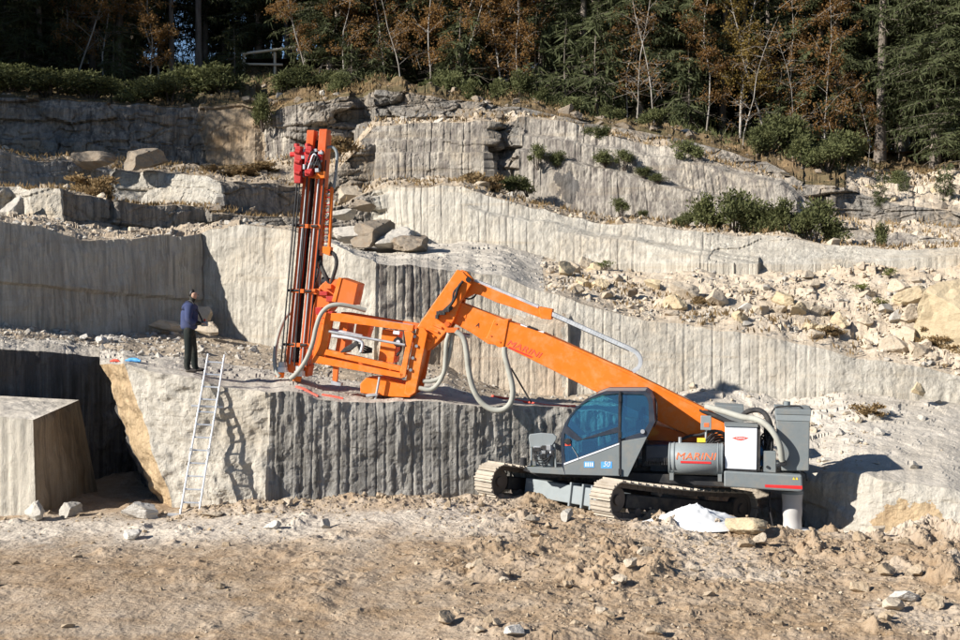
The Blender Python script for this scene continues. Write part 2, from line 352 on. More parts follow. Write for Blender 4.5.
def line(pts, px):
    a = np.array(pts, float); return np.stack([np.asarray(px, float), np.interp(px, a[:, 0], a[:, 1]), np.interp(px, a[:, 0], a[:, 2])], -1)
GRID = {}
def blur(q, n=2):
    for _ in range(n):
        q = np.pad(q, 1, mode='edge'); q = (q[1:-1, 1:-1]*2+q[:-2, 1:-1]+q[2:, 1:-1]+q[1:-1, :-2]+q[1:-1, 2:])/6
    return q
def terrace(name, cols, backpts, mats, matfn, ledgefn, seed, groove, nat, du=.032, dz=.085, natw=(1.9, .75), lrows=34, extra=None, lrough=.16, crest=None, spacing=.24):
    base = np.array([at(*c[0]) for c in cols]); top = np.array([at(*c[1]) for c in cols])
    pb = np.array([[c[0][0], c[0][1]] for c in cols], float); pt = np.array([[c[1][0], c[1][1]] for c in cols], float)
    B = []; T = []; PB = []; PT = []; N = []; Sx = []; SG = []; s0 = 0
    for j in range(len(cols)-1):
        d = (base[j+1]-base[j]+top[j+1]-top[j])/2; L = math.hypot(d[0], d[1])
        inview = max(pt[j+1, 0], pb[j+1, 0]) > -60 and min(pt[j, 0], pb[j, 0]) < 1020
        n = max(2, int(L/(du if inview else .3))); t = (np.arange(n)/n)[:, None]
        B.append(base[j]*(1-t)+base[j+1]*t); T.append(top[j]*(1-t)+top[j+1]*t)
        PB.append(pb[j]*(1-t)+pb[j+1]*t); PT.append(pt[j]*(1-t)+pt[j+1]*t)
        N.append(np.repeat([[d[1]/L, -d[0]/L, 0]], n, 0)); SG.append(np.full(n, j)); Sx.append(s0+t[:, 0]*L); s0 += L
    B, T, PB, PT, N = (np.concatenate(q) for q in (B, T, PB, PT, N)); s = np.concatenate(Sx); C = len(s)
    hgt = np.max(np.abs(top-base)[:, 2]); rows = max(8, int(hgt/dz)); t = np.linspace(0, 1, rows)[:, None]
    P = B[None]*(1-t[..., None])+T[None]*t[..., None]; px = PB[None, :, 0]*(1-t)+PT[None, :, 0]*t; py = PB[None, :, 1]*(1-t)+PT[None, :, 1]*t
    z = P[..., 2]; ss = np.broadcast_to(s, z.shape); nt_ = np.interp(px, nat[0], nat[1]); gr = np.interp(px, groove[0], groove[1])
    hh = np.clip((T[None, :, 2]-B[None, :, 2]), .05, 9)
    # drilled half-barrels: narrow upright notches, each with its own depth, fading in and out
    ph = ss/spacing+.22*vn(ss*1.3, z*.22, seed+3)+.5*vn(ss*.25, ss*0, seed+4); gi = np.floor(ph); fr = ph-gi
    dep = hash2(gi, gi*0, seed+2)*sst(-.3, .15, vn(gi*.37+3, z*.8, seed+8)+.2*hash2(gi, gi*0+1, seed+6))
    d = -gr*(.006+.034*dep)*np.exp(-((fr-.5)/(.10+.08*hash2(gi, gi*0+2, seed+7)))**4)+.01*gr*dep
    d = d+.22*fbm(ss*.35, z*.5, seed+20, 3)*(.35+nt_)+(.10-.045*np.clip(gr, 0, 1))*fbm(ss*1.4, z*1.9, seed+30, 5, .6)
    bl, e = voro(ss, z, 2.8, 1.2, seed+50); fl0 = 1-.8*np.clip(gr, 0, 1); d = d+blur(.10*bl*fl0-.04*np.exp(-(e/.05)**2)*sst(.0, .2, vn(ss*.4, z*.6, seed+51))*fl0, 4)
    bn, en = voro(ss, z, natw[0], natw[1], seed+60); bn2, en2 = voro(ss, z, .7, .34, seed+65); bn3, en3 = voro(ss, z, .3, .2, seed+68)
    d = d+nt_*(.95*bn-.16*np.exp(-(en/.05)**2)+.26*bn2-.05*np.exp(-(en2/.03)**2))+(.25+nt_)*.05*bn3
    if extra is not None: d = d+extra(px, py, ss, z, t)
    rim = sst(.82, 1, t)*np.clip(hh, 0, 1); d = d-rim*(.22*np.clip(vn(ss*1.1, ss*0+2, seed+70)+.15, 0, 1)+.12*np.clip(vn(ss*3.3, ss*0, seed+71), 0, 1))
    d = d*np.clip(hh/.5, .1, 1)
    P = P+N[None]*d[..., None]
    P[..., 2] += (.10*fbm(ss*1.2, ss*0+5, seed+80, 3)-.16*np.clip(vn(ss*.9, ss*0+9, seed+81)-.1, 0, 1)*2)*t*np.clip(hh, 0, 1)
    foot = P[0].copy(); foot[:, 2] -= 1.0; P = np.concatenate([foot[None], P]); px = np.concatenate([px[:1], px]); pyw = np.concatenate([py[:1]+20, py])
    # the ledge behind the rim
    fr3 = line(backpts, PT[:, 0]); BK = np.stack([(fr3[:, 0]-480)/FPX*fr3[:, 2], fr3[:, 2], H+(HOR-fr3[:, 1])/FPX*fr3[:, 2]], -1)
    BK = BK+(BK-T)*.10*np.array([1, 1, 0])
    u = (np.linspace(0, 1, lrows)[1:])[:, None]; Pt = P[-1]
    L = Pt[None]*(1-u[..., None])+BK[None]*u[..., None]
    x, y = L[..., 0], L[..., 1]; win = np.clip(u*6, 0, 1); depth = np.hypot(*(BK-T)[:, :2].T)[None]
    k = np.interp(PT[:, 0], *lrough)[None] if isinstance(lrough, tuple) else lrough
    q1, e1 = voro(x, y, 1.0, .8, seed+90); q2, e2 = voro(x+.3*y, y, .42, .36, seed+93)
    L[..., 2] += win*k*(1.4*fbm(x*.5, y*.5, seed+91, 4)+.7*fbm(x*2.1, y*2.1, seed+92, 4)+1.1*q1*sst(-.2, .2, vn(x*.5, y*.5, seed+95))+.6*q2)
    if crest is not None: L[..., 2] += crest(x, y, u)
    P = np.concatenate([P, L]); Rw = P.shape[0]; rw = rows+1
    F = grid_faces(Rw, C); fi = np.arange(Rw-1)[:, None].repeat(C-1, 1); pxf = np.concatenate([px, np.repeat(PT[None, :, 0], lrows-1, 0)])[:-1, :-1]; pyf = np.concatenate([pyw, np.repeat(PT[None, :, 1], lrows-1, 0)])[:-1, :-1]
    pxf = pxf+7*fbm(pxf*.06, pyf*.09, seed+99, 3)
    mi = np.where(fi < rw-1, matfn(pxf, pyf, np.broadcast_to(np.concatenate(SG)[None, :-1], pxf.shape)), ledgefn(pxf, (fi-rw)/lrows)).ravel()
    me = mesh_np(name, P, F, mi, smooth=False); o = obj(name, me, mats); struct(o)
    o['label'] = LAB[name]
    GRID[name] = (P, rw)
    return o
LAB = {'lower_bench': 'granite bench with drilled front face on which the drill stands', 'drilled_wall': 'pale drilled granite wall behind the machine boom',
       'middle_terrace': 'bright cream drilled terrace face below the bushes', 'upper_terrace': 'grey streaked drilled terrace under the forest edge', 'cliff_top': 'weathered blocky rock rim carrying the forest floor'}
MATS = ['granite_pale', 'granite_grey', 'granite_weathered', 'granite_dark', 'granite_rust', 'granite_tan', 'ledge_soil', 'ledge_grey', 'scree_soil', 'forest_soil', 'granite_streaked', 'granite_brown', 'granite_fresh']
iv = lambda *a: (list(a[0::2]), list(a[1::2]))
# lower bench: natural pale face at the left corner, grooved grey face to its right
def bench_extra(px, py, s, z, t):
    natf = ((px > 120) & (px < 268))
    return natf*(.16*fbm(s*.9, z*.9, 301, 4)+.12*np.abs(fbm(s*2.2, z*1.6, 302, 3))) + ((px > 275) & (px < 640))*(.085*np.abs(fbm(s*5, z*1.3, 303, 4))*sst(-.1, .3, vn(s*1.6, z*.3, 304))+.03*fbm(s*2.2, z*.4, 305, 3))
terrace('lower_bench', BENCH, [c[0] for c in WALL], MATS, lambda px, py, sg: np.where(((px-908)/36)**2+((py-520)/22)**2+1.1*fbm(px*.09, py*.12, 4, 4) < .8, 4, np.array([3, 3, 3, 3, 4, 12, 12, 1, 1, 1, 5, 5, 12, 12, 12, 12, 12, 12, 12])[sg]),  # notch wall in darker granite: its shade is painted into the rock
        lambda px, v: np.where(px > 640, 7, np.where(v < .35, 7, 6)), 11, iv(-200, 1, 95, 1, 100, 0, 269, 0, 275, .8, 640, .8, 700, .1, 1200, .1), iv(0, 0, 2000, 0), extra=bench_extra,
        lrough=iv(-200, .12, 100, .1, 250, .05, 560, .05, 700, .15, 800, .14, 860, .05, 1100, .05), lrows=64, du=.03, dz=.05, spacing=.2)
terrace('drilled_wall', WALL, [c[0] for c in TIER3], MATS, lambda px, py, sg: np.where(px < 203, 0, np.where(px < 376, 0, np.where(px < 447, np.where(py < 320, 10, 5), np.where((px < 565) & (py > 318), 5, 0)))),
        lambda px, v: np.where(px > 540, 8, np.where(px < 300, 6, 7)), 23, iv(-200, .8, 200, .8, 205, .45, 370, .6, 376, 1.2, 447, 1.2, 455, .9, 820, .9, 840, .3, 1000, .2), iv(0, 0, 2000, 0),
        extra=lambda px, py, s, z, t: ((px > 376) & (px < 575))*sst(330, 318, py)*-.0+((px > 380) & (px < 570))*sst(316, 326, py+6*vn(s*2, z*0, 5))*(.28+.12*fbm(s*1.2, z*1.2, 77, 3))+((px < 200))*(.14*sst(285, 281, py-(px*.09))),
        lrough=iv(-200, .2, 300, .2, 360, .06, 540, .06, 600, .15, 1100, .17), lrows=70)
terrace('middle_terrace', TIER3, [c[0] for c in TIER4], MATS, lambda px, py, sg: np.where(px < 66, 0, np.where(px < 372, 2, 0)),
        lambda px, v: np.where(px > 690, 8, 6), 37, iv(0, .3, 300, .2, 372, 1, 700, 1, 760, .5, 820, .2), iv(-100, .3, 10, .3, 15, .12, 62, .12, 70, .3, 300, .4, 330, .9, 375, .7, 390, 0, 640, 0, 720, .1, 900, .1),
        extra=lambda px, py, s, z, t: ((px > 470) & (px < 760))*.22*sst(0, 2.5, py-(205+(px-470)*.20+3*vn(s, z*0, 9)))+((px > 560) & (px < 760))*.25*sst(0, 2.5, py-(228+(px-560)*.14)),
        lrough=iv(-200, .10, 300, .12, 340, .2, 480, .2, 560, .12, 1100, .12), lrows=40)
terrace('upper_terrace', TIER4, [c[0] for c in TIER5], MATS, lambda px, py, sg: np.where(px < 116, 1, np.where(px < 222, 0, np.where(px < 372, 2, np.where((px > 488) & (px < 524), 2, np.where(((px-573)/13)**2+((py-189)/17)**4+.9*fbm(px*.2, py*.04, 6, 3) < .75, 3, 10))))),
        lambda px, v: np.where(px > 780, 8, 6), 51, iv(0, .3, 100, .4, 116, .2, 372, .2, 378, 1.3, 486, 1.3, 490, 0, 522, 0, 526, 1.3, 780, 1.2, 820, .2), iv(-100, .15, 110, .15, 120, .2, 222, .25, 300, .35, 360, .8, 378, .05, 485, .05, 490, 1, 520, 1, 527, 0, 780, .05, 840, .5, 1000, .5),
        extra=lambda px, py, s, z, t: ((px > 525) & (px < 800))*(.30*sst(0, 2.5, py-(131+(px-525)*.155+2*vn(s*.8, z*0, 3)))+.34*sst(0, 2.5, py-(148+(px-525)*.24+3*vn(s*.6, z*0, 4))))*sst(.02, .1, 1-t)+((px > 376) & (px < 488))*.14*(sst(0, 1.5, py-139)+sst(0, 1.5, py-152)),
        lrough=iv(-200, .12, 300, .15, 340, .3, 480, .3, 560, .15, 1100, .2), lrows=30, natw=(3.0, .8))
fo = terrace('cliff_top', TIER5, CREST, MATS, lambda px, py, sg: np.where(px < 200, 2, np.where(px < 262, 11, np.where(px < 300, 10, 2))),
        lambda px, v: np.where((px > 845) & (v < .55), 8, 9), 67, iv(0, .2, 255, .2, 262, 1.2, 300, 1.2, 310, .1, 2000, .1), iv(-100, .6, 196, .6, 206, .15, 262, .2, 290, .3, 310, 1, 450, 1, 600, .6, 840, .8, 1000, .6),
        lrough=iv(-200, .3, 1100, .3), lrows=44, natw=(3.2, .8))
# the wooded hill behind the rim falls away again so that sky shows between the trunks
cr = np.array(CREST, float); n = 60; pxs = np.linspace(-600, 1500, 140); c3 = line(CREST, pxs)
E = np.stack([(c3[:, 0]-480)/FPX*c3[:, 2], c3[:, 2], H+(HOR-c3[:, 1])/FPX*c3[:, 2]], -1)
rr = np.linspace(-1.5, 60, 40)[:, None]; HP = np.repeat(E[None], 40, 0).copy(); dirn = E[:, :2]/np.linalg.norm(E[:, :2], axis=1)[:, None]
HP[..., 0] += rr*dirn[:, 0]; HP[..., 1] += rr*dirn[:, 1]; HP[..., 2] += -.05-.0055*np.clip(rr, 0, 99)**2*.9+.25*fbm(HP[..., 0]*.3, HP[..., 1]*.3, 5, 3)-.15
hill = struct(obj('forest_hill', mesh_np('forest_hill', HP, grid_faces(40, 140)), 'forest_soil')); hill['label'] = 'forest floor falling away behind the quarry rim'
GRID['forest_hill'] = (HP, 0)

# ------------------------------------------------------------------ ground of the quarry floor
GPX = [-400, -150, 0, 168, 268, 400, 475, 540, 620, 720, 800, 880, 960, 1110, 1500]
GY = [4, 19, 24, 26.3, 28.2, 30, 34]
GZ = [[.5]*15, [.15, .12, .08, .08, .1, .1, .12, .15, .18, .2, .2, .2, .22, .25, .3],
      [.15, .15, .12, .15, .2, .2, .25, .28, .28, .25, .2, .18, .2, .2, .3],
      [.1, .1, .05, .1, .22, .28, .36, .38, .30, .20, .12, .04, .12, .2, .3],
      [.1, .1, .02, .10, .26, .28, .28, .22, .12, -.12, -.35, -.4, -.35, -.3, 0],
      [0, 0, -.05, .05, .25, .22, .2, .12, .0, -.3, -.55, -.6, -.6, -.5, -.3],
      [-.2, -.2, -.15, 0, .0, .0, 0, -.1, -.2, -.5, -.8, -.8, -.8, -.7, -.5]]
GZ = np.array(GZ)
def ground_z(x, y, detail=True):
    x = np.asarray(x, float); y = np.asarray(y, float); px = np.clip(480+FPX*x/y, -400, 1499)
    zc = np.stack([np.interp(px, GPX, r) for r in GZ]); yc = np.clip(y, 4, 33.99); j = np.clip(np.searchsorted(GY, yc, side='right')-1, 0, 5)
    gy = np.array(GY, float); t = (yc-gy[j])/(gy[j+1]-gy[j]); t = t*t*(3-2*t)*.6+t*.4
    a = np.take_along_axis(zc, j[None], 0)[0]; b = np.take_along_axis(zc, (j+1)[None], 0)[0]; z = a*(1-t)+b*t
    if detail:
        rough = np.interp(px, [0, 420, 520, 700, 1000], [.4, .5, 1, 1.35, 1.45])*np.interp(y, [17, 21, 24, 26, 28, 30], [.6, .8, 1, 1.25, 1.1, 1.2])
        z = z+.10*fbm(x*.55, y*.45, 3, 3)
        z = z+rough*(.085*fbm(x*1.6, y*1.3, 13, 4)+.05*np.clip(fbm(x*3.4, y*2.8, 23, 4), 0, 1)+.03*fbm(x*8, y*7, 33, 3))
        z = z+rough*.2*sst(.12, .5, fbm(x*1.1+4, y*.9, 43, 3))*(.5+.9*fbm(x*3.2, y*3.2, 53, 4, .6))
        z = z+rough*.05*np.clip(voro(x, y, .34, .3, 73)[0], -.1, .5)*sst(-.1, .25, vn(x*.8, y*.7, 75))
        z = z+.014*fbm(x*15, y*13, 83, 3)*np.clip(rough, .5, 1.2)
        # berm of loose rubble along the foot of the bench
        z = z+.16*np.exp(-((y-28.55)/.45)**2)*np.interp(px, [150, 200, 480, 560], [0, 1, 1, 0])*(.6+1.2*np.abs(fbm(x*2.5, y*2.5, 63, 3)))
    return z
gp = np.concatenate([np.linspace(-400, -40, 40, endpoint=False), np.linspace(-40, 1000, 820), np.linspace(1001, 1500, 40)])
gy = np.concatenate([np.linspace(4, 18.5, 24, endpoint=False), np.linspace(18.5, 29.6, 400), np.linspace(29.7, 35, 40)])
GX, GYY = np.meshgrid(gp, gy); GX = (GX-480)/FPX*GYY
GP = np.stack([GX, GYY, ground_z(GX, GYY)], -1)
me = mesh_np('quarry_floor', GP, grid_faces(len(gy), len(gp)), smooth=False)
gpx = 480+FPX*GX/GYY; gpy = pyof(GP)
dust = 1.1*np.exp(-((GYY-26.7)/1.5)**2)*np.interp(gpx, [-100, 60, 150, 430, 520], [.9, .9, 1, .8, .35])+.38*sst(.1, .4, fbm(GX*.5, GYY*.35, 91, 4))*np.interp(gpx, [300, 600], [.4, 1])
dust = dust+.15*sst(.12, .4, fbm(GX*.16+3, GYY*.8, 191, 4))*sst(26.5, 24, GYY)
dust = dust-.4*sst(.05, .35, fbm(GX*.8+9, GYY*.5, 97, 4))
a = me.attributes.new('dust', 'FLOAT', 'POINT'); a.data.foreach_set('value', np.clip(dust, 0, 1).astype(np.float32).ravel())
fl = struct(obj('quarry_floor', me, 'dirt')); fl['label'] = 'churned tan dirt of the quarry floor'
b = 900; base = obj('ground', MB().add([(-b, -b, -3), (b, -b, -3), (b, b, -3), (-b, b, -3)], [[0, 1, 2, 3]]), 'forest_soil'); struct(base)

def surf(name, x, y, wall=False):
    """height of a terrace's ledge under (x, y)"""
    P, rw = GRID[name]; Q = P[rw:]; d = (Q[..., 0]-x)**2+(Q[..., 1]-y)**2; i = np.unravel_index(np.argmin(d), d.shape); return float(Q[i][2])
def floor_z(x, y): return float(ground_z(np.array([x]), np.array([y]))[0])
# ------------------------------------------------------------------ rocks
def cut_rock(seed, sub=4, cuts=13, rough=.16):
    r = np.random.default_rng(seed); bm = bmesh.new(); bmesh.ops.create_icosphere(bm, subdivisions=sub, radius=1.0)
    V = np.array([v.co[:] for v in bm.verts])
    for k in range(cuts):
        n = r.normal(size=3); n /= np.linalg.norm(n); d = r.uniform(.42, .78); h = V@n; m = h > d; V[m] -= np.outer(h[m]-d, n)
    th = np.arctan2(V[:, 1], V[:, 0]); V += V*(rough*fbm(th*2+V[:, 2]*2, V[:, 2]*3+V[:, 0], seed, 4))[:, None]
    V /= np.abs(V).max(0); V[:, 2] = np.maximum(V[:, 2], -.8)
    for v, c in zip(bm.verts, V): v.co = c
    me = bpy.data.meshes.new('rock'); bm.to_mesh(me); bm.free(); me.polygons.foreach_set('use_smooth', [False]*len(me.polygons)); return me
ROCK = [cut_rock(100+i) for i in range(9)]
ROCKM = {}
def rock_mesh(i, mat):
    if (i, mat) not in ROCKM:
        m = ROCK[i].copy(); m.materials.append(M[mat]); ROCKM[(i, mat)] = m
    return ROCKM[(i, mat)]
def boulder(loc, dims, rz, i, mat, label, group=None, name='boulder', tilt=(0, 0)):
    """loc: the point where it rests; dims: full width, depth, height"""
    o = bpy.data.objects.new(name, rock_mesh(i, mat)); S.collection.objects.link(o)
    o.scale = (dims[0]/2, dims[1]/2, dims[2]/2); o.rotation_euler = (tilt[0], tilt[1], rz)
    o.location = (loc[0], loc[1], loc[2]+dims[2]*.33); return tag(o, label, 'rock', group)

def hull_rock(seed):
    r = np.random.default_rng(seed); bm = bmesh.new()
    for k in range(15):
        p = r.normal(size=3); p /= np.linalg.norm(p)**.9; bm.verts.new(p*r.uniform(.75, 1, 3))
    q = bmesh.ops.convex_hull(bm, input=bm.verts); bmesh.ops.delete(bm, geom=[g for g in q['geom_interior'] if isinstance(g, bmesh.types.BMVert)], context='VERTS')
    bmesh.ops.triangulate(bm, faces=bm.faces); bm.verts.ensure_lookup_table(); bm.verts.index_update()
    V = np.array([v.co[:] for v in bm.verts]); F = np.array([[v.index for v in f.verts] for f in bm.faces]); bm.free(); return V, F
HULL = [hull_rock(i) for i in range(12)]
def rubble(name, P, sizes, mat, label, seed, flat=.7):
    """many small stones strewn over a surface, too many to count"""
    r = np.random.default_rng(seed); VV = []; FF = []; o = 0
    for p, sz in zip(P, sizes):
        V, F = HULL[r.integers(12)]; a = r.uniform(0, 6.28); c, s_ = math.cos(a), math.sin(a); b = r.uniform(-.5, .5); cb, sb = math.cos(b), math.sin(b)
        Rm = np.array([[c, -s_, 0], [s_, c, 0], [0, 0, 1]])@np.array([[1, 0, 0], [0, cb, -sb], [0, sb, cb]])
        W = (V*np.array([r.uniform(.8, 1.3), r.uniform(.7, 1.1), flat*r.uniform(.7, 1.2)])*sz/2)@Rm.T+p+np.array([0, 0, sz*.12]); VV.append(W); FF.append(F+o); o += len(V)
    ob = obj(name, mesh_np(name, np.concatenate(VV), np.concatenate(FF), smooth=False), mat); struct(ob, 'stuff'); ob['label'] = label; return ob
def ledge_points(name, n, pxr, seed, vr=(0, 1), bias=None):
    P, rw = GRID[name]; Q = P[rw:] if rw else P; r = np.random.default_rng(seed); out = []
    while len(out) < n:
        i = int((vr[0]+r.random()*(vr[1]-vr[0]))*(len(Q)-1)); j = r.integers(0, Q.shape[1]-1); t = r.random(); p = Q[i, j]*(1-t)+Q[i, j+1]*t
        x = pxof(p)
        if pxr[0] <= x <= pxr[1] and (bias is None or r.random() < bias(p)): out.append(p)
    return np.array(out)
def powsz(n, a, b, seed, k=2.2): u = np.random.default_rng(seed).random(n); return a*(1-u*(1-(a/b)**k))**(-1/k)

# scree between the drilled wall and the middle terrace
rubble('scree', ledge_points('drilled_wall', 1100, (540, 1010), 1, (0, .97), lambda p: float(np.interp(pxof(p), [540, 700, 960], [.3, .6, 1]))*float(sst(-.25, .15, vn(p[0]*.5, p[1]*.5, 45)))), powsz(1100, .08, .5, 2), 'scree_soil', 'loose tan scree covering the slope above the drilled wall', 3)
rubble('scree', ledge_points('drilled_wall', 250, (540, 1010), 11, (0, .95)), powsz(250, .09, .35, 12), 'stone_grey', 'pale grey chips mixed into the scree slope', 13)
rubble('rubble', ledge_points('drilled_wall', 420, (-40, 520), 21, (0, .97), lambda p: 1 if pxof(p) < 300 else .15), powsz(420, .07, .36, 22), 'stone_grey', 'grey rubble on the ledge above the shaded wall', 23)
rubble('rubble', ledge_points('lower_bench', 1700, (-40, 330), 31, (.28, .97)), powsz(1700, .05, .32, 32), 'stone_grey', 'broken grey stone heaped along the bench behind the worker', 33)
rubble('rubble', ledge_points('lower_bench', 250, (330, 640), 35, (.3, .97)), powsz(250, .05, .2, 36), 'stone_grey', 'stone chips at the back of the drilled bench', 37)
rubble('rubble', ledge_points('lower_bench', 330, (660, 1010), 41, (.02, .97), lambda p: 1 if pxof(p) < 870 else .07), powsz(330, .05, .4, 42), 'stone_tan', 'broken stone on the sloping ledge behind the machine tail', 43)
for i, (a, nm, cnt, mt) in enumerate([('middle_terrace', 'rubble', 750, 'stone_tan'), ('upper_terrace', 'rubble', 550, 'stone_tan'), ('cliff_top', 'rubble', 600, 'stone_dark')]):
    rubble(nm, ledge_points(a, cnt, (-40, 1010), 50+i, (0, .9 if i < 2 else .6), lambda p: 1 if pxof(p) > 310 or i == 2 else .4), powsz(cnt, .08, .55, 60+i), mt, ['tan rubble strewn along the middle ledge', 'tan rubble strewn along the upper ledge', 'dark stones half buried in the forest edge'][i], 70+i)
# stones of the quarry floor
def floor_points(n, seed, fn):
    r = np.random.default_rng(seed); out = []
    while len(out) < n:
        y = 17.5+11.8*r.random(); px = r.uniform(-60, 1020)
        if r.random() < fn(px, y): x = (px-480)/FPX*y; out.append((x, y))
    a = np.array(out); return np.stack([a[:, 0], a[:, 1], ground_z(a[:, 0], a[:, 1])], -1)
dens = lambda px, y: np.interp(px, [0, 400, 560, 1000], [.06, .12, .75, 1])*np.interp(y, [17, 21, 24.5, 27, 28.2, 29], [.25, .45, 1, .8, .8, 1])
rubble('gravel', floor_points(5200, 81, dens), powsz(5200, .03, .2, 82, 2.2), 'clod', 'tan gravel and clods scattered over the quarry floor', 83, .6)
rubble('gravel', floor_points(500, 84, dens), powsz(500, .03, .16, 85, 2.6), 'stone_tan', 'pale stone chips scattered over the quarry floor', 86, .6)
clod = floor_points(1500, 87, lambda px, y: np.interp(y, [27.6, 28.2, 28.9, 29.3], [.03, 1, 1, .3])*np.interp(px, [140, 200, 480, 560], [.1, 1, 1, .3]))
rubble('gravel', clod, powsz(1500, .04, .26, 88), 'clod', 'loose rubble along the foot of the drilled bench', 89)

# single boulders: (photo column, row of its foot, metres away, width, depth, height, turn, tilt)
def bpx(px, py, Y, w, d, h, rz, i, mat, label, group=None, name='boulder', tilt=(0, 0)):
    return boulder(at(px, py, Y), (w, d, h), rz, i, mat, label, group, name, tilt)
def bfl(px, Y, w, d, h, rz, i, mat, label, group=None, name='boulder', tilt=(0, 0)):
    x = (px-480)/FPX*Y; return boulder((x, Y, floor_z(x, Y)), (w, d, h), rz, i, mat, label, group, name, tilt)
bfl(141, 28.3, .82, .6, .5, .2, 0, 'stone_white', 'pale angular boulder at the mouth of the dark notch beside the ladder')
bfl(37, 28.2, .5, .42, .46, -.3, 2, 'stone_grey', 'small grooved grey block at the foot of the cut block', tilt=(0, -.2))
bfl(69, 28.9, .62, .5, .4, .5, 3, 'stone_grey', 'rounded grey boulder in the shade of the cut block', tilt=(0, .25))
bfl(134, 25.9, .42, .36, .25, .1, 4, 'stone_white', 'light grey stone lying alone on the pale dust left of the ladder foot')
bfl(274, 26.2, .42, .3, .2, .4, 5, 'stone_white', 'low pale stone lying on the dust before the grooved bench')
bfl(326, 26.3, .22, .2, .24, .2, 6, 'stone_grey', 'small upright grey stone casting a long shadow on the dust')
bfl(289, 28.3, .24, .22, .24, .9, 7, 'stone_tan', 'small tan stone at the corner of the grooved bench')
bfl(215, 27.9, .6, .35, .14, .2, 8, 'stone_tan', 'flat tan slab beside the ladder foot')
bfl(742, 26.1, .95, .7, .46, -.2, 1, 'stone_ochre', 'large tan boulder on the dirt in front of the white powder pile')
bfl(760, 24.6, .38, .3, .24, .7, 5, 'stone_tan', 'tan stone in the churned dirt below the large tan boulder')
bfl(566, 26.4, .34, .3, .26, .3, 3, 'stone_grey', 'grey stone on the dirt crest before the far track')
bfl(530, 26.0, .4, .3, .18, .8, 2, 'stone_tan', 'low tan stone on the dirt crest below the grooved bench')
bfl(645, 23.6, .42, .3, .17, 1.2, 4, 'stone_tan', 'flat tan stone in the churned dirt in front of the tracks')
bfl(905, 20.5, .45, .35, .22, .5, 0, 'stone_white', 'pale flat stone half sunk in the dirt at the near right')
bfl(515, 18.6, .34, .28, .16, .2, 6, 'stone_white', 'pale stone at the very front of the dirt')
bpx(905, 306, 38.6, 1.3, .9, .72, .25, 1, 'stone_ochre', 'big wedge-shaped ochre boulder resting on the scree', tilt=(0, -.28))
bpx(962, 352, 36.4, 2.6, 1.8, 3.0, .3, 4, 'stone_ochre', 'huge smooth ochre slab leaning at the edge of the scree', tilt=(.1, -.15))
bpx(748, 313, 38.5, .66, .5, .42, .4, 0, 'stone_white', 'pale cubic boulder in the middle of the scree')
bpx(715, 308, 38.9, .85, .7, .7, 1, 2, 'stone_tan', 'tan peaked boulder in the scree beside the pale cubic one')
bpx(908, 342, 36.6, .95, .8, .6, .3, 3, 'stone_tan', 'tan block below the ochre wedge boulder')
bpx(895, 322, 37.6, .55, .4, .42, .9, 5, 'stone_grey', 'grey block wedged under the ochre boulder')
bpx(886, 312, 38, .5, .4, .3, .1, 6, 'stone_grey', 'small grey block beside the ochre wedge boulder')
bpx(812, 344, 36.6, .5, .4, .34, .5, 7, 'stone_white', 'white-edged stone on the rim of the drilled wall')
bpx(797, 318, 38.2, .7, .5, .55, .8, 8, 'stone_ochre', 'ochre leaning stone in the scree')
bpx(632, 296, 39.3, .4, .35, .3, .8, 8, 'stone_dark', 'dark brown stone on the scree above the boom')
bpx(917, 396, 34.2, .42, .35, .42, .8, 2, 'stone_ochre', 'small upright ochre stone on the grey ledge at the right')
# natural blocks on the left terraces
bpx(90, 168, 49.8, 1.9, 1.2, .85, .1, 1, 'stone_dark', 'rounded rusty boulder on the left terrace rim, left of a pair')
bpx(141, 170, 49.6, 1.9, 1.2, .95, .2, 3, 'stone_dark', 'rounded dark boulder on the left terrace rim, right of a pair')
bpx(14, 221, 43.3, .85, .7, 1.0, .3, 5, 'stone_grey', 'grey boulder standing before the left terrace face', tilt=(0, .3))
bpx(166, 330, 38.6, 1.0, .6, .42, .2, 0, 'stone_tan', 'tan slab lying against the shaded wall behind the worker')
bpx(209, 335, 38, .95, .6, .45, -.2, 2, 'stone_tan', 'tan block lying by the wall to the right of the worker')
bpx(204, 328, 39.35, .75, .35, .95, .1, 4, 'stone_tan', 'tan slab propped upright in the shaded corner of the wall')
bpx(68, 344, 36.5, .75, .5, .3, .1, 6, 'stone_white', 'pale flat stone on the bench rubble before the shaded wall')
for i, (x, y, w_, h_) in enumerate([(350, 242, 1.2, .9), (370, 246, 1.6, 1.25), (396, 248, 1.3, 1.0), (414, 250, 1.3, .85), (342, 219, 1.0, .6), (360, 211, 1.1, .6)]):
    bpx(x, y, 43.4-.2*i if i < 4 else 46, w_*1.3, w_, h_*.8, .4*i, (i*2+1) % 9, 'stone_dark' if i % 2 else 'stone_grey', 'grey jagged boulder in the heap on the ledge right of the mast', 'boulder heap right of the mast')  # every other boulder in darker stone, shade put into the heap's colour
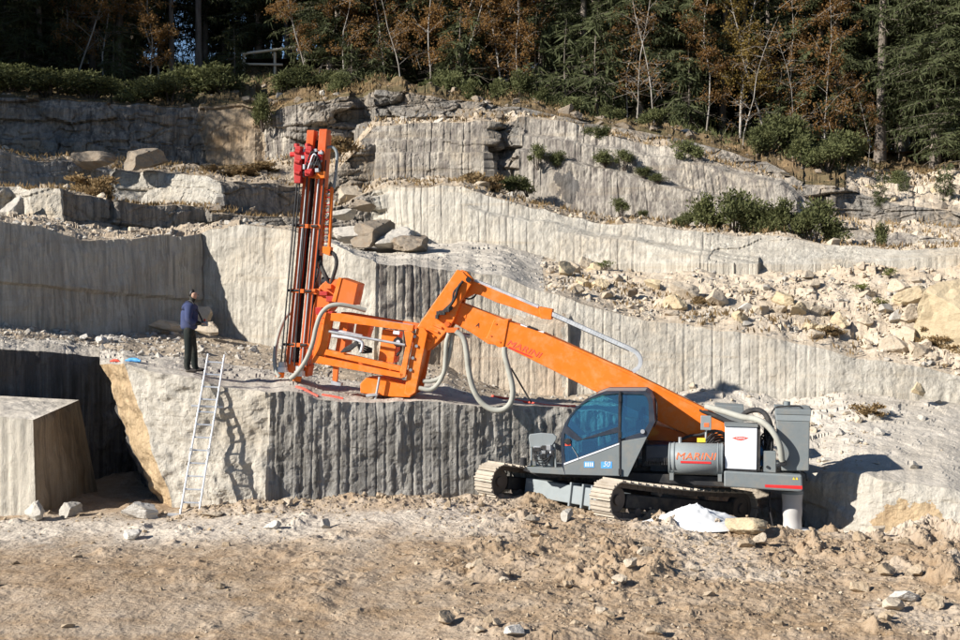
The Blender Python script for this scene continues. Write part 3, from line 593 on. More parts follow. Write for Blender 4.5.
# loose boulders one can tell apart in the scree, and on the other ledges
def scatter(surfn, n, pxr, vr, seed, lo, hi, mats, label, group, bias=None):
    r = np.random.default_rng(seed)
    for p in ledge_points(surfn, n, pxr, seed, vr, bias):
        s_ = powsz(1, lo, hi, int(r.integers(1e6)))[0]
        boulder(p-np.array([0, 0, s_*.12]), (s_*r.uniform(.8, 1.3), s_*r.uniform(.7, 1), s_*r.uniform(.5, .85)), r.uniform(0, 6.28), int(r.integers(9)), mats[int(r.integers(len(mats)))], label, group, tilt=(r.uniform(-.3, .3), r.uniform(-.3, .3)))
scatter('drilled_wall', 48, (560, 1000), (.06, .9), 501, .4, 1.2, ['stone_tan', 'stone_tan', 'stone_ochre', 'stone_ochre'], 'angular boulder lying loose in the tan scree slope', 'boulders of the scree slope')
scatter('drilled_wall', 14, (-20, 290), (.15, .9), 502, .3, .55, ['stone_grey', 'stone_tan'], 'angular stone on the rubble ledge above the shaded wall', 'stones on the ledge above the shaded wall')
scatter('lower_bench', 14, (-20, 300), (.4, .9), 503, .22, .42, ['stone_grey', 'stone_white'], 'grey stone in the rubble heap along the bench', 'stones in the bench rubble')
scatter('lower_bench', 16, (800, 960), (.1, .9), 504, .22, .42, ['stone_tan', 'stone_grey'], 'tan stone strewn on the sloping grey ledge behind the machine tail', 'stones on the sloping ledge', lambda p: 1 if pxof(p) < 900 else .3)
scatter('middle_terrace', 22, (-20, 520), (.05, .9), 505, .4, .9, ['stone_tan', 'stone_grey', 'stone_dark'], 'weathered boulder lying on the middle ledge', 'boulders on the middle ledge', lambda p: 1 if pxof(p) > 310 else .25)
scatter('upper_terrace', 22, (-20, 540), (.05, .8), 506, .4, 1.0, ['stone_tan', 'stone_grey', 'stone_dark'], 'weathered boulder lying on the upper ledge', 'boulders on the upper ledge', lambda p: 1 if pxof(p) > 310 else .2)
scatter('cliff_top', 30, (180, 700), (.0, .3), 507, .4, 1.0, ['stone_dark', 'stone_grey', 'stone_dark'], 'weathered boulder at the lip of the cliff below the forest', 'boulders on the cliff lip')
scatter('cliff_top', 14, (850, 1000), (.0, .5), 508, .3, .6, ['stone_tan', 'stone_ochre'], 'tan stone on the bare soil bank below the right-hand spruces', 'stones on the soil bank')
rr = np.random.default_rng(77)
for k in range(40):
    px = rr.uniform(430, 1000); Y = rr.uniform(18.6, 27.2); s_ = powsz(1, .16, .4, 900+k)[0]
    bfl(px, Y, s_*1.2, s_*.9, s_*.7, rr.uniform(0, 6), k % 9, ['clod', 'stone_tan', 'clod'][k % 3], 'fist to head sized stone lying in the churned dirt before the machine', 'stones in the churned dirt', name='stone')

# the sawn block at the left: grooved lit front, brown right side, shade painted in
def skin(q, nu, nv, disp, seed):
    a, b, c, d = [np.asarray(p, float) for p in q]; u = np.linspace(0, 1, nu)[None, :, None]; v = np.linspace(0, 1, nv)[:, None, None]
    P = (a*(1-u)+b*u)*(1-v)+(d*(1-u)+c*u)*v; n = np.cross(b-a, d-a); n /= np.linalg.norm(n)
    uu = u[..., 0]*np.linalg.norm(b-a); vv = v[..., 0]*np.linalg.norm(d-a)
    e = np.minimum(np.minimum(u, 1-u), np.minimum(v, 1-v))[..., 0]; w_ = np.clip(e*14, 0, 1)
    return P+n*(disp(uu, vv, seed)*w_)[..., None]
fl_, fr_, bk = at(-75, 408, 29.9), at(33, 420, 29.1), at(79, 400, 32.0); bl_ = fl_+(bk-fr_); bl_[2] = bk[2]+.05
dl, dr, db = at(-75, 516, 29.8), at(36, 518, 29.05), at(98, 494, 32.3); dbl = dl+(db-dr)
g1 = lambda u, v, s_: .05*(np.sqrt(np.abs(2*((u/.24+.2*vn(u*2, v*.4, s_)) % 1)-1))-.5)+.06*fbm(u*1.5, v*1.2, s_, 4)
g2 = lambda u, v, s_: .16*fbm(u*.8, v*.8, s_, 4)+.02*fbm(u*7, v*7, s_, 3)
parts_ = [(dl, dr, fr_, fl_, g1, 0), (dr, db, bk, fr_, g2, 1), (fl_, fr_, bk, bl_, g2, 2), (dbl, dl, fl_, bl_, g2, 0), (db, dbl, bl_, bk, g2, 0)]
VV = []; FF = []; MI = []; o_ = 0
for (a, b, c, d, g, m) in parts_:
    q = skin((a, b, c, d), 60, 60, g, 5+m).reshape(-1, 3); f = grid_faces(60, 60); VV.append(q); FF.append(f+o_); MI += [m]*len(f); o_ += len(q)
blk = obj('granite_block', mesh_np('granite_block', np.concatenate(VV), np.concatenate(FF), MI), ['granite_pale', 'granite_brown', 'ledge_grey'])
tag(blk, 'large cut granite block with grooved front standing before the dark notch', 'stone block')

# ------------------------------------------------------------------ vegetation
def cards(C, D, Wd, up=None, seed=0):
    """one pointed leaf-shaped quad per centre C along direction D (length included), width Wd"""
    r = np.random.default_rng(seed); n = len(C); L = np.linalg.norm(D, axis=1, keepdims=True); d = D/L
    a = np.cross(d, r.normal(size=(n, 3))); a /= np.linalg.norm(a, axis=1, keepdims=True); w_ = np.asarray(Wd).reshape(-1, 1)
    V = np.stack([C-D*.5, C+a*w_*.5-D*.1, C+D*.5, C-a*w_*.5-D*.1], 1).reshape(-1, 3); return V, np.arange(4*n).reshape(-1, 4)
def spruce_meshes(seed, Ht, hb, rad, leafmat, dens=1., spread=3.0, thick=.075, br=1.):
    r = np.random.default_rng(seed); mb = MB(); bend = r.normal(size=2)*.12
    tp = [(bend[0]*math.sin(t*3), bend[1]*math.sin(t*2.3), t*Ht) for t in np.linspace(-.02, 1, 12)]
    mb.tube(tp, [rad*(1-.95*t)*(1.35 if i == 0 else 1) for i, t in enumerate(np.linspace(0, 1, 12))], 9)
    for k in range(int(10*dens)+4):            # dead snags below the crown
        h = r.uniform(.4, max(hb, 1.2)); a = r.uniform(0, 6.28); L = r.uniform(.4, 1.5); dx = np.array([math.cos(a), math.sin(a), -.15+r.normal()*.15])
        mb.tube([np.array([0, 0, h]), np.array([0, 0, h])+dx*L*.5, np.array([0, 0, h])+dx*L+np.array([0, 0, -.12*L])], [.022*br, .014*br, .005*br], 4, False)
    C = []; D = []; W = []; h = hb
    while h < Ht-.3:
        low = h < 8.5; nb = int(r.integers(6, 9)) if low else 5; Lb = min(spread, .22*(Ht-h)+.35)*min(1, .65+.12*(h-hb))
        for b_ in range(nb):
            a = r.uniform(0, 6.28); L = Lb*r.uniform(.5, 1.15); hh = h+r.uniform(-.2, .2)
            if r.random() < .15: continue
            sag = r.uniform(.06, .12); fw = np.array([math.cos(a), math.sin(a), 0]); side = np.array([-math.sin(a), math.cos(a), 0])
            if low: mb.tube([(0, 0, hh), fw*L*.5+np.array([0, 0, hh+.05*L-sag*L*L*.25]), fw*L+np.array([0, 0, hh+.10*L-sag*L*L])], [.02*br, .013*br, .004*br], 3, False)
            for t in np.arange(.2, L, (.15 if low else .42)/dens):
                p = fw*t+np.array([0, 0, hh+.10*t-sag*t*t]); k = (.7+.5*(1-t/L))*(1 if low else 1.7)
                for sg in (-1, 1, 0, 2) if low else (-1, 1, 0):
                    if sg == 2: dd = (np.array([0, 0, -1.])+r.normal(size=3)*.25)*r.uniform(.2, .5)
                    else: dd = (side*sg*.9+fw*.5+np.array([0, 0, -.4])+r.normal(size=3)*.25)*r.uniform(.22, .5)*k
                    C.append(p+dd*.5+r.normal(size=3)*.04); D.append(dd); W.append(r.uniform(.6, 1.2)*thick*(1 if low else 2.2))
        h += .33 if low else .62
    V, F = cards(np.array(C), np.array(D), W, seed=seed); return mb.mesh('trunk'), mesh_np('crown', V, F, smooth=False)
def birch_meshes(seed, Ht, rad, lean, nleaf, twigs=16):
    r = np.random.default_rng(seed); mb = MB(); pts = []; p = np.array([0., 0, -.2]); d = np.array([lean[0], lean[1], 1.])
    for k in range(13): pts.append(p.copy()); p = p+d/np.linalg.norm(d)*Ht/12; d = d+np.array([r.normal()*.09, r.normal()*.09, .02])
    mb.tube(pts, [rad*(1-.85*i/12) for i in range(13)], 7); C = []
    for k in range(twigs):
        t = r.uniform(.18, .98); i = int(t*12); b = pts[i]; a = r.uniform(0, 6.28); L = r.uniform(.6, 1.7)*(1.1-.5*t)
        q = [b, b+np.array([math.cos(a)*.4, math.sin(a)*.4, .35])*L, b+np.array([math.cos(a)*.85, math.sin(a)*.85, .62])*L, b+np.array([math.cos(a)*1.15, math.sin(a)*1.15, .6])*L]
        mb.tube(q, [rad*.25, rad*.17, rad*.1, rad*.05], 4, False)
        for j in range(4):
            e = q[1]+(q[3]-q[1])*r.random(); f = e+r.normal(size=3)*.5*np.array([1, 1, .7]); mb.tube([e, f], [.010, .004], 3, False)
            for m in range(max(1, nleaf//(twigs*4))): C.append(e+(f-e)*r.random()+r.normal(size=3)*.13)
    C = np.array(C); D = r.normal(size=C.shape)*.05+np.array([0, 0, -.04]); D = D/np.linalg.norm(D, axis=1, keepdims=True)*r.uniform(.08, .16, (len(C), 1))
    V, F = cards(C, D, r.uniform(.06, .11, len(C)), seed=seed); return mb.mesh('trunk'), mesh_np('crown', V, F, smooth=False)
def bush_meshes(seed, n, size=.13, upward=.3, lobes=7):
    """unit bush: about 1 wide and 1 high, uneven lobes of leaves on stems"""
    r = np.random.default_rng(seed); mb = MB(); C = []; D = []
    for k in range(lobes):
        a = r.uniform(0, 6.28); rr_ = r.uniform(.05, .38); c = np.array([math.cos(a)*rr_, math.sin(a)*rr_, r.uniform(.25, .78)]); sz = r.uniform(.14, .27)
        mb.tube([(c[0]*.15, c[1]*.15, -.05), c*np.array([.6, .6, .6]), c], [.02, .012, .005], 4, False)
        m = n//lobes; u = r.normal(size=(m, 3)); u /= np.linalg.norm(u, axis=1, keepdims=True); rad = sz*r.random((m, 1))**.45*(1+.35*r.normal(size=(m, 1))*.5)
        pts = c+u*rad*np.array([1.15, 1.15, .95]); C.append(pts); D.append(u*.6+r.normal(size=(m, 3))*.4+np.array([0, 0, upward]))
    C = np.concatenate(C); D = np.concatenate(D); C[:, 2] = np.maximum(C[:, 2], .02); D = D/np.linalg.norm(D, axis=1, keepdims=True)*r.uniform(.6, 1.2, (len(D), 1))*size
    V, F = cards(C, D, r.uniform(.35, .6, len(C))*size, seed=seed); return mb.mesh('stem'), mesh_np('foliage', V, F, smooth=False)
def plant(name, meshes, names, mats, loc, sc, rz, label, cat, group=None):
    o = thing(name, loc, label, cat, group); o.rotation_euler = (0, 0, rz); o.scale = (sc, sc, sc) if np.isscalar(sc) else sc
    for me, nm, mt in zip(meshes, names, mats):
        c = bpy.data.objects.new(nm, me); S.collection.objects.link(c); c.parent = o
        if not me.materials: me.materials.append(M[mt])
    return o
SPR = [spruce_meshes(200, 24, 3.6, .20, 'needles', .8), spruce_meshes(201, 22, 1.0, .17, 'needles', .85), spruce_meshes(202, 25, 5.5, .23, 'needles', .8), spruce_meshes(203, 20, .6, .15, 'needles', .9, 3.4)]
SPL = [spruce_meshes(210, 22, 1.2, .20, 'needles_light', 1.3, 3.6, .075), spruce_meshes(211, 23, 2.8, .22, 'needles_light', 1.3, 3.6, .075)]
YNG = [spruce_meshes(220+i, 2.6, .12, .035, 'needles_light', 2.6, .95, .06, .25) for i in range(2)]
POLE = [spruce_meshes(225+i, 19, 8.5, .16, 'needles', .7) for i in range(2)]
BIR = [birch_meshes(230, 11, .055, (.10, 0), 4200, 30), birch_meshes(231, 12, .06, (-.06, .1), 5200, 32), birch_meshes(232, 9, .042, (.02, -.05), 2600, 24), birch_meshes(233, 10, .045, (-.16, .0), 400, 18)]
BIRY = [birch_meshes(235, 12, .065, (.05, 0), 5200, 34)]
BSH = [bush_meshes(240+i, 2000, .085, .45, 11) for i in range(3)]
DRY = [bush_meshes(250+i, 900, .16, .9, 6) for i in range(2)]
def hz(x, y):
    best = None
    for nm in ('cliff_top', 'forest_hill'):
        P, rw = GRID[nm]; Q = P[rw:] if rw else P; d = (Q[..., 0]-x)**2+(Q[..., 1]-y)**2; i = np.unravel_index(np.argmin(d), d.shape)
        if best is None or d[i] < best[0]: best = (d[i], float(Q[i][2]))
    return best[1]
def tree(kind, i, px, Y, sc, rz, label, group, name=None):
    x = (px-480)/FPX*Y; z = hz(x, Y)-.15
    bank, nm, mats, cat = {'spruce': (SPR, 'spruce_tree', ('bark', 'needles'), 'tree'), 'green': (SPL, 'spruce_tree', ('bark', 'needles_light'), 'tree'), 'pole': (POLE, 'spruce_tree', ('bark', 'needles'), 'tree'),
        'young': (YNG, 'young_spruce', ('bark', 'needles_light'), 'tree'), 'birch': (BIR, 'birch_tree', ('bark_birch', 'autumn'), 'tree'), 'yellow': (BIRY, 'birch_tree', ('bark_birch', 'autumn_yellow'), 'tree')}[kind]
    return plant(nm, bank[i % len(bank)], ('trunk', 'crown'), mats, (x, Y, z), sc, rz, label, cat, group)
G1 = 'bare-trunked spruces at the forest edge'
for k, (px, Y, sc) in enumerate([(92, 72, 1.0), (172, 71, .95), (199, 72, 1.2), (337, 70, .9), (405, 70, .9), (478, 68, 1.0), (541, 66, 1.25), (567, 67, .9), (597, 66, 1.1), (722, 63.5, 1.0), (742, 65, .9), (668, 65, 1.1), (840, 61.5, 1.35), (880, 60.5, 1.45), (905, 62, 1.1), (30, 73, 1.0), (133, 74, 1.1), (287, 73, .8), (770, 64, .9)]):
    tree('pole', k, px, Y, sc, k*1.3, 'tall spruce with a thick bare grey trunk at the forest edge' if sc > 1.15 else 'tall spruce with a slim bare grey trunk at the forest edge', G1)
G2 = 'birches with orange autumn leaves'
for k, (i, px, Y, sc) in enumerate([(0, 62, 70, 1), (1, 160, 69, .9), (1, 318, 68, .8), (0, 350, 69, .9), (2, 395, 67, 1.0), (1, 443, 66, 1.0), (0, 505, 66, 1.1), (2, 520, 65, 1.0), (1, 612, 64, .9), (0, 690, 63, .8), (2, 790, 61, .9), (1, 780, 62, 1.0), (2, 868, 59, .5), (0, 420, 68.5, .9), (1, 78, 67, .8), (0, 148, 66.5, .75), (1, 305, 66.5, .7), (2, 345, 66, .95), (1, 386, 65.5, .8), (0, 432, 64.8, .85), (1, 452, 64.5, .8), (1, 503, 64, .85), (0, 520, 63.8, .8), (2, 628, 62, .8), (0, 706, 60.5, .75), (2, 826, 58.5, .9)]):
    tree('birch', i, px, Y, sc, k*2.1, 'slender birch with thin orange autumn leaves at the forest edge', G2)
for k, (px, Y, sc) in enumerate([(740, 60, .95), (765, 61, .9)]):
    tree('yellow', 0, px, Y, sc, k*2.4+1, 'birch with a wide crown of yellow leaves above the right end of the cliff', 'yellow birches')
for k, (i, px, Y, sc) in enumerate([(3, 105, 67, .9), (3, 400, 65, .75), (3, 635, 60, .8), (3, 744, 57, .62), (3, 655, 58, .7), (3, 800, 58.5, .6)]):
    tree('birch', i, px, Y, sc, k*1.7, 'thin leaning birch with pale bark and almost no leaves at the cliff edge', 'bare pale birches')
G3 = 'dense green spruces on the right'
for k, (px, Y, sc) in enumerate([(822, 62, .9), (862, 63, 1), (900, 61.5, 1.05), (935, 59, 1.0), (965, 57, 1.0), (1000, 57, 1.0), (800, 66, .9), (915, 66, 1.1), (955, 64, 1.1), (1060, 58, 1.1)]):
    tree('green', k, px, Y, sc, k*1.1, 'dense spruce with drooping sunlit green boughs at the right of the forest', G3)
for k, (px, Y, sc) in enumerate([(40, 70, .9), (120, 70, .95), (258, 74, 1.0), (292, 74, .95), (330, 68, .8), (372, 69, .8), (462, 67.5, .9), (585, 65, .9), (640, 63.5, .85), (690, 63, .8)]):
    tree('green', k, px, Y, sc, k*1.7, 'full green spruce with low drooping boughs in the front of the forest', 'green spruces along the forest front')
rs = np.random.default_rng(88); G4 = 'dark spruces deep in the forest'
for k in range(125):
    px = -120+k*9.2+rs.uniform(-7, 7); Y = np.interp(px, [0, 400, 960], [76, 73, 65])+rs.uniform(0, 13)
    if (178 < px < 191) or (373 < px < 380): continue
    v_ = int(rs.integers(4)); tree('spruce', v_, px, Y, rs.uniform(.75, 1.15), rs.uniform(0, 6), ['dark spruce deep in the forest with its boughs starting above head height', 'dark spruce deep in the forest branched almost to the ground', 'dark spruce deep in the forest with a long bare stem below its boughs', 'short wide dark spruce deep in the forest with boughs touching the ground'][v_], G4)
for k in range(46):
    px = rs.uniform(-20, 800); Y = np.interp(px, [0, 400, 960], [69, 66, 58])+rs.uniform(-1, 4)
    if (172 < px < 194) or (240 < px < 310): continue
    sc = rs.uniform(.8, 2.1); tree('young', k, px, Y, sc, rs.uniform(0, 6), 'young spruce taller than a person in the undergrowth of the forest edge' if sc > 1.4 else 'small young spruce about head high in the undergrowth of the forest edge', 'young spruces of the undergrowth')
G5 = 'spruces of the wooded slope left of the quarry'
for k in range(40):                       # the wood goes on to the left and shades the upper terraces there
    x = rs.uniform(-44, -26); Y = rs.uniform(51.5, 74); yl = Y-.466*(x+27)
    if x/Y > -.375 or 54.6 < yl < 60.5: continue
    px = 480+FPX*x/Y; tree('spruce', int(rs.integers(4)), px, Y, rs.uniform(.45, .55) if yl < 56 else rs.uniform(.8, 1.1), rs.uniform(0, 6), 'dark spruce on the wooded slope left of the quarry', G5)
for k in range(12): tree('spruce', k, 480+FPX*(-26-(k % 4)*1.3)/(51.6+k*.28), 51.6+k*.28, .5+.03*(k % 3), k*1.3, 'dark spruce on the wooded slope left of the quarry', G5)
for k, (x, Y, sc) in enumerate([(-25, 44.5, .45), (-28, 45, .5), (-31, 43.8, .6), (-26.5, 46.6, .45), (-30, 47.5, .6), (-34, 45.5, .7), (-24.5, 47.8, .42)]):
    plant('spruce_tree', SPR[k % 4], ('trunk', 'crown'), ('bark', 'needles'), (x, Y, surf('upper_terrace', x, Y)-.3), sc, k*1.4, 'dark spruce on the wooded slope left of the quarry', 'tree', G5)
# bushes: ledge they grow on, photo column, metres away, width, height
def bush(bank, surfn, px, Y, wd, ht, k, label, group, mats, name='bush', cat='bush', nm=('stem', 'foliage')):
    x = (px-480)/FPX*Y; z = surf(surfn, x, Y)-.16*ht
    return plant(name, bank[k % len(bank)], nm, mats, (x, Y, z), (wd, wd*.8, ht), k*1.9, label, cat, group)
SL = ('twig', 'shrub_leaf')
for k, (px, Y, wd, ht) in enumerate([(205, 63, 3.2, 1.9), (226, 62.5, 2.6, 1.5), (182, 63.5, 3.0, 1.8), (283, 62.5, 2.6, 1.35), (308, 62, 2.6, 1.4), (324, 62, 2.0, 1.3), (150, 63, 3.2, 1.3), (110, 63, 3.0, 1.2), (70, 62, 2.6, 1.4), (28, 62, 3.0, 1.2), (-10, 61, 3.4, 1.5)  , (50, 60, 3, 1.3), (90, 60.5, 3, 1.2), (130, 60.5, 3, 1.4), (170, 61, 2.6, 1.4), (8, 59.6, 3, 1.3)]):
    bush(BSH, 'cliff_top', px, Y, wd, ht, k, 'broad dark green juniper bush on the cliff lip at the left', 'juniper bushes on the left cliff lip', SL)
for k, (px, Y, wd, ht) in enumerate([(450, 61, 1.8, 1.6), (475, 60, 1.6, 1.5), (440, 62, 2.0, 1.7), (497, 60, 1.6, 1.3), (545, 60, 1.9, 1.4), (565, 60, 1.6, 1.2), (520, 61.5, 1.8, 1.5), (585, 60, 1.3, 1), (652, 57, 1.5, 1.1), (610, 60, 1.6, 1.1), (335, 60, 1.5, 1.2)]):
    bush(BSH, 'cliff_top', px, Y, wd, ht, k+3, 'small green bush at the cliff edge under the birches', 'bushes along the middle of the cliff edge', SL)
for k, (px, Y, wd, ht) in enumerate([(770, 57, 2.4, 2.0), (790, 57, 2.2, 2.2), (812, 57, 2.4, 2.1), (835, 56.5, 2.2, 1.9), (850, 57.5, 2.0, 1.8), (800, 55, 2.0, 1.5), (825, 55, 2, 1.4), (760, 55.5, 1.6, 1.5), (895, 54, 1.2, .9)]):
    bush(BSH, 'cliff_top', px, Y, wd, ht, k+5, 'leafy green bush in the thicket above the grey outcrop', 'thicket above the grey outcrop', SL)
for k, (px, Y, wd, ht) in enumerate([(712, 45.4, 1.6, 1.5), (733, 45.2, 1.9, 1.9), (750, 45, 1.7, 1.5), (790, 44.2, 1.9, 1.5), (812, 44, 1.7, 1.8), (830, 44, 1.5, 1.2), (772, 44.6, 1.5, 1.1), (684, 46, 1.0, .8), (880, 44.3, .8, 1.1)]):
    bush(BSH, 'middle_terrace', px, Y, wd, ht, k+1, 'green bush growing on the ledge below the grey streaked face', 'bushes on the middle ledge', SL)
for k, (px, py, Y, wd, ht) in enumerate([(512, 191, 49, 1.3, .8), (528, 192, 49.2, 1.1, .7), (538, 163, 50, .9, 1.0), (558, 166, 50, .8, .8), (606, 163, 49.6, 1.0, .6), (625, 165, 49.3, .9, .8), (645, 176, 48.9, .9, .5), (660, 181, 48.6, .9, .4), (690, 163, 49.3, 1.4, 1.2), (604, 140, 50.6, 1.0, .8), (590, 138, 51, .8, .6), (622, 214, 47.6, .7, .8), (645, 218, 47.2, .6, .4), (262, 122, 58, 1.3, 1.7), (610, 158, 50, .8, .5)]):
    p = at(px, py, Y)-np.array([0, -.25, .18*ht]); plant('bush', BSH[k % 3], ('stem', 'foliage'), SL, p, (wd, wd*.8, ht), k*2.2, 'small green bush rooted in a crack of the drilled terrace', 'bush', 'bushes rooted in the terrace cracks')
for k, (px, Y, sc) in enumerate([(945, 52, .62), (882, 51.5, .5), (905, 52.5, .38), (780, 58, .9)]):
    tree('young', k, px, Y, sc, k, 'young spruce with dense green boughs on the soil bank', 'young spruces on the soil bank')
for k, (px, Y, wd, ht) in enumerate([(470, 49, 1.4, .8), (490, 49, 1.2, .7), (340, 50, 1.5, .8), (90, 47, 1.8, .8), (100, 46.5, 1.2, .9), (230, 54, 2, .7), (260, 55, 2, .6)]):
    bush(DRY, 'middle_terrace' if Y < 50 else 'upper_terrace', px, Y, wd, ht, k, 'tuft of dry brown weeds on the terrace', 'dry weeds on the terraces', ('twig', 'dry_grass'), 'dry_weed', 'weed')
for k, (px, Y, wd, ht) in enumerate([(935, 36.2, .9, .5), (922, 36.5, .7, .45), (830, 36.8, .9, .35), (950, 36, .8, .4), (700, 39, .8, .3)]):
    bush(DRY, 'drilled_wall', px, Y, wd, ht, k, 'tuft of dry brown grass on the scree', 'dry grass on the scree', ('twig', 'dry_grass'), 'dry_grass', 'grass')
for k, (px, Y) in enumerate([(605, 43.0), (860, 39.6), (883, 38.6), (890, 40.4)]):
    plant('green_tuft', bush_meshes(270+k, 260, .12, .6, 5), ('stem', 'foliage'), ('twig', 'grass_green'), ((px-480)/FPX*Y, Y, surf('drilled_wall', (px-480)/FPX*Y, Y)), (.75, .6, .35), 0, 'low tuft of fresh green plants in the scree', 'plant', 'green tufts in the scree')
bush(DRY, 'lower_bench', 868, 33.2, .9, .4, 1, 'dry brown bramble on the sloping ledge right of the machine tail', None, ('twig', 'dry_grass'), 'dry_weed', 'weed')
# brush and low growth of the forest floor, and brown grass on the banks
def brush(name, pts, hgt, mat, label, seed):
    r = np.random.default_rng(seed); P = np.repeat(pts, 7, 0)+r.normal(size=(len(pts)*7, 3))*np.array([.22, .22, 0]); D = np.stack([r.normal(size=len(P))*.35, r.normal(size=len(P))*.35, r.uniform(.5, 1.2, len(P))], 1)*hgt
    V, F = cards(P+D*.45, D, r.uniform(.03, .07, len(P)), seed=seed); o = obj(name, mesh_np(name, V, F, smooth=False), mat); struct(o, 'stuff'); o['label'] = label
patch = lambda p: float(sst(-.05, .3, vn(p[0]*.35, p[1]*.35, 44)))
brush('grass', ledge_points('cliff_top', 1300, (-60, 1010), 601, (.02, .95), patch), .2, 'dry_grass', 'brown grass and brush of the forest floor', 602)
brush('grass', ledge_points('cliff_top', 900, (-60, 850), 603, (.25, .98)), .34, 'shrub_leaf', 'low green growth under the trees', 604)
brush('grass', ledge_points('forest_hill', 1500, (-60, 1010), 605, (0, .15)), .5, 'shrub_leaf', 'low green growth deeper in the forest', 606)
brush('grass', ledge_points('upper_terrace', 450, (-60, 1010), 607, (.0, .98)), .22, 'dry_grass', 'thin dry grass along the upper ledge', 608)
brush('grass', ledge_points('middle_terrace', 450, (-60, 1010), 609, (.0, .98)), .2, 'dry_grass', 'thin dry grass along the middle ledge', 610)
brush('grass', ledge_points('drilled_wall', 120, (560, 1010), 611, (.0, .5)), .18, 'dry_grass', 'thin dry grass on the scree', 612)
# wooden railing above the cliff
p = [at(244, 66, 69.4), at(275, 64, 69.5), at(305, 62, 69.6)]
for q in p: q[2] = hz(q[0], q[1])+.15
rail = thing('wooden_railing', p[1], 'weathered pale wooden railing among the trees above the cliff', 'railing')
for q, hh in zip(p, (1.15, 1.25, 1.6)): obj('post', MB().tube([q-np.array([0, 0, .3]), q+np.array([0, 0, hh])], .075, 7), 'wood_grey', rail)
obj('rail', MB().tube([p[0]+np.array([-.1, -.09, 1.05]), p[2]+np.array([.1, -.09, 1.3])], .07, 7), 'wood_grey', rail)
obj('rail', MB().tube([p[0]+np.array([-.1, -.09, .55]), p[1]+np.array([.4, -.09, .62])], .06, 7), 'wood_grey', rail)
# ------------------------------------------------------------------ the drilling excavator
YAW = R(10); UF = np.array([-math.cos(YAW), math.sin(YAW), 0]); NC = np.array([-math.sin(YAW), -math.cos(YAW), 0]); UPZ = np.array([0, 0, 1.]); CEN = np.array([3.05, 30.1])
def mp(px, py, off):
    """point on the upright plane through the machine's long axis, moved off metres to its cab side"""
    rx = (px-480)/FPX; rz = (HOR-py)/FPX; Y = (off+CEN[0]*NC[0]+CEN[1]*NC[1])/(rx*NC[0]+NC[1]); return np.array([rx*Y, Y, H+rz*Y])
root = thing('drilling_excavator', (CEN[0], CEN[1], -.1), 'grey crawler excavator with orange telescopic boom carrying a tall drill mast', 'excavator')
def plate(name, pts, o0, o1, mat, parent=None, bevel=.012, ref=None):
    """solid with the given outline at offset o0, going back to o1"""
    v = [mp(x, y, ref if ref is not None else o0) for x, y in pts]
    if ref is not None: v = [p+NC*(o0-ref) for p in v]
    return obj(name, MB().prism(v, NC*(o1-o0)), mat, parent or root, bevel)
def rod(name, pts, off, r, mat, parent=None, n=10, smooth=0):
    v = [mp(p[0], p[1], p[2] if len(p) > 2 else off) for p in pts]
    if smooth: v = spline(v, smooth)
    return obj(name, MB().tube(v, r, n), mat, parent or root)
def holed(name, outer, holes, o0, thick, mat, parent):
    """plate with window openings"""
    cu = bpy.data.curves.new(name, 'CURVE'); cu.dimensions = '2D'; cu.fill_mode = 'BOTH'; cu.extrude = thick/2
    a0 = mp(*outer[0], o0); ex = -UF
    for pts in [outer]+holes:
        sp = cu.splines.new('POLY'); sp.points.add(len(pts)-1); sp.use_cyclic_u = True
        for q, p in zip(sp.points, pts): w_ = mp(p[0], p[1], o0)-a0; q.co = (float(w_@ex), float(w_[2]), 0, 1)
    ob = bpy.data.objects.new(name, cu); S.collection.objects.link(ob); dg = bpy.context.evaluated_depsgraph_get()
    me = bpy.data.meshes.new_from_object(ob.evaluated_get(dg)); bpy.data.objects.remove(ob)
    a0 = a0-NC*thick/2; me.transform(Matrix(((ex[0], 0, NC[0], a0[0]), (ex[1], 0, NC[1], a0[1]), (0, 1, 0, a0[2]), (0, 0, 0, 1)))); me.materials.clear()
    me.polygons.foreach_set('use_smooth', [False]*len(me.polygons))
    return obj(name, me, mat, parent)
def lettering(name, txt, px0, py0, px1, py1, off, size, mat, parent, shear=0., lift=.004):
    """raised flat letters running from one photo point to another on the given offset plane"""
    cu = bpy.data.curves.new(name, 'FONT'); cu.body = txt; cu.size = 1; cu.extrude = 0; cu.shear = shear; cu.offset = 0; cu.resolution_u = 4
    ob = bpy.data.objects.new(name, cu); S.collection.objects.link(ob); dg = bpy.context.evaluated_depsgraph_get()
    me = bpy.data.meshes.new_from_object(ob.evaluated_get(dg)); bpy.data.objects.remove(ob)
    a, b = mp(px0, py0, off), mp(px1, py1, off); d = b-a; L = np.linalg.norm(d); d /= L; u = np.cross(NC, d); u /= np.linalg.norm(u)
    co = np.array([v.co[:] for v in me.vertices]); co[:, 0] -= co[:, 0].min(); co[:, 1] -= co[:, 1].min(); co[:, 0] *= L/co[:, 0].max(); co[:, 1] *= size/co[:, 1].max(); co[:, 2] *= .5
    W = a+NC*lift+co[:, :1]*d+co[:, 1:2]*u+co[:, 2:3]*NC
    for v, c in zip(me.vertices, W): v.co = c
    me.materials.clear(); return obj(name, me, mat, parent)

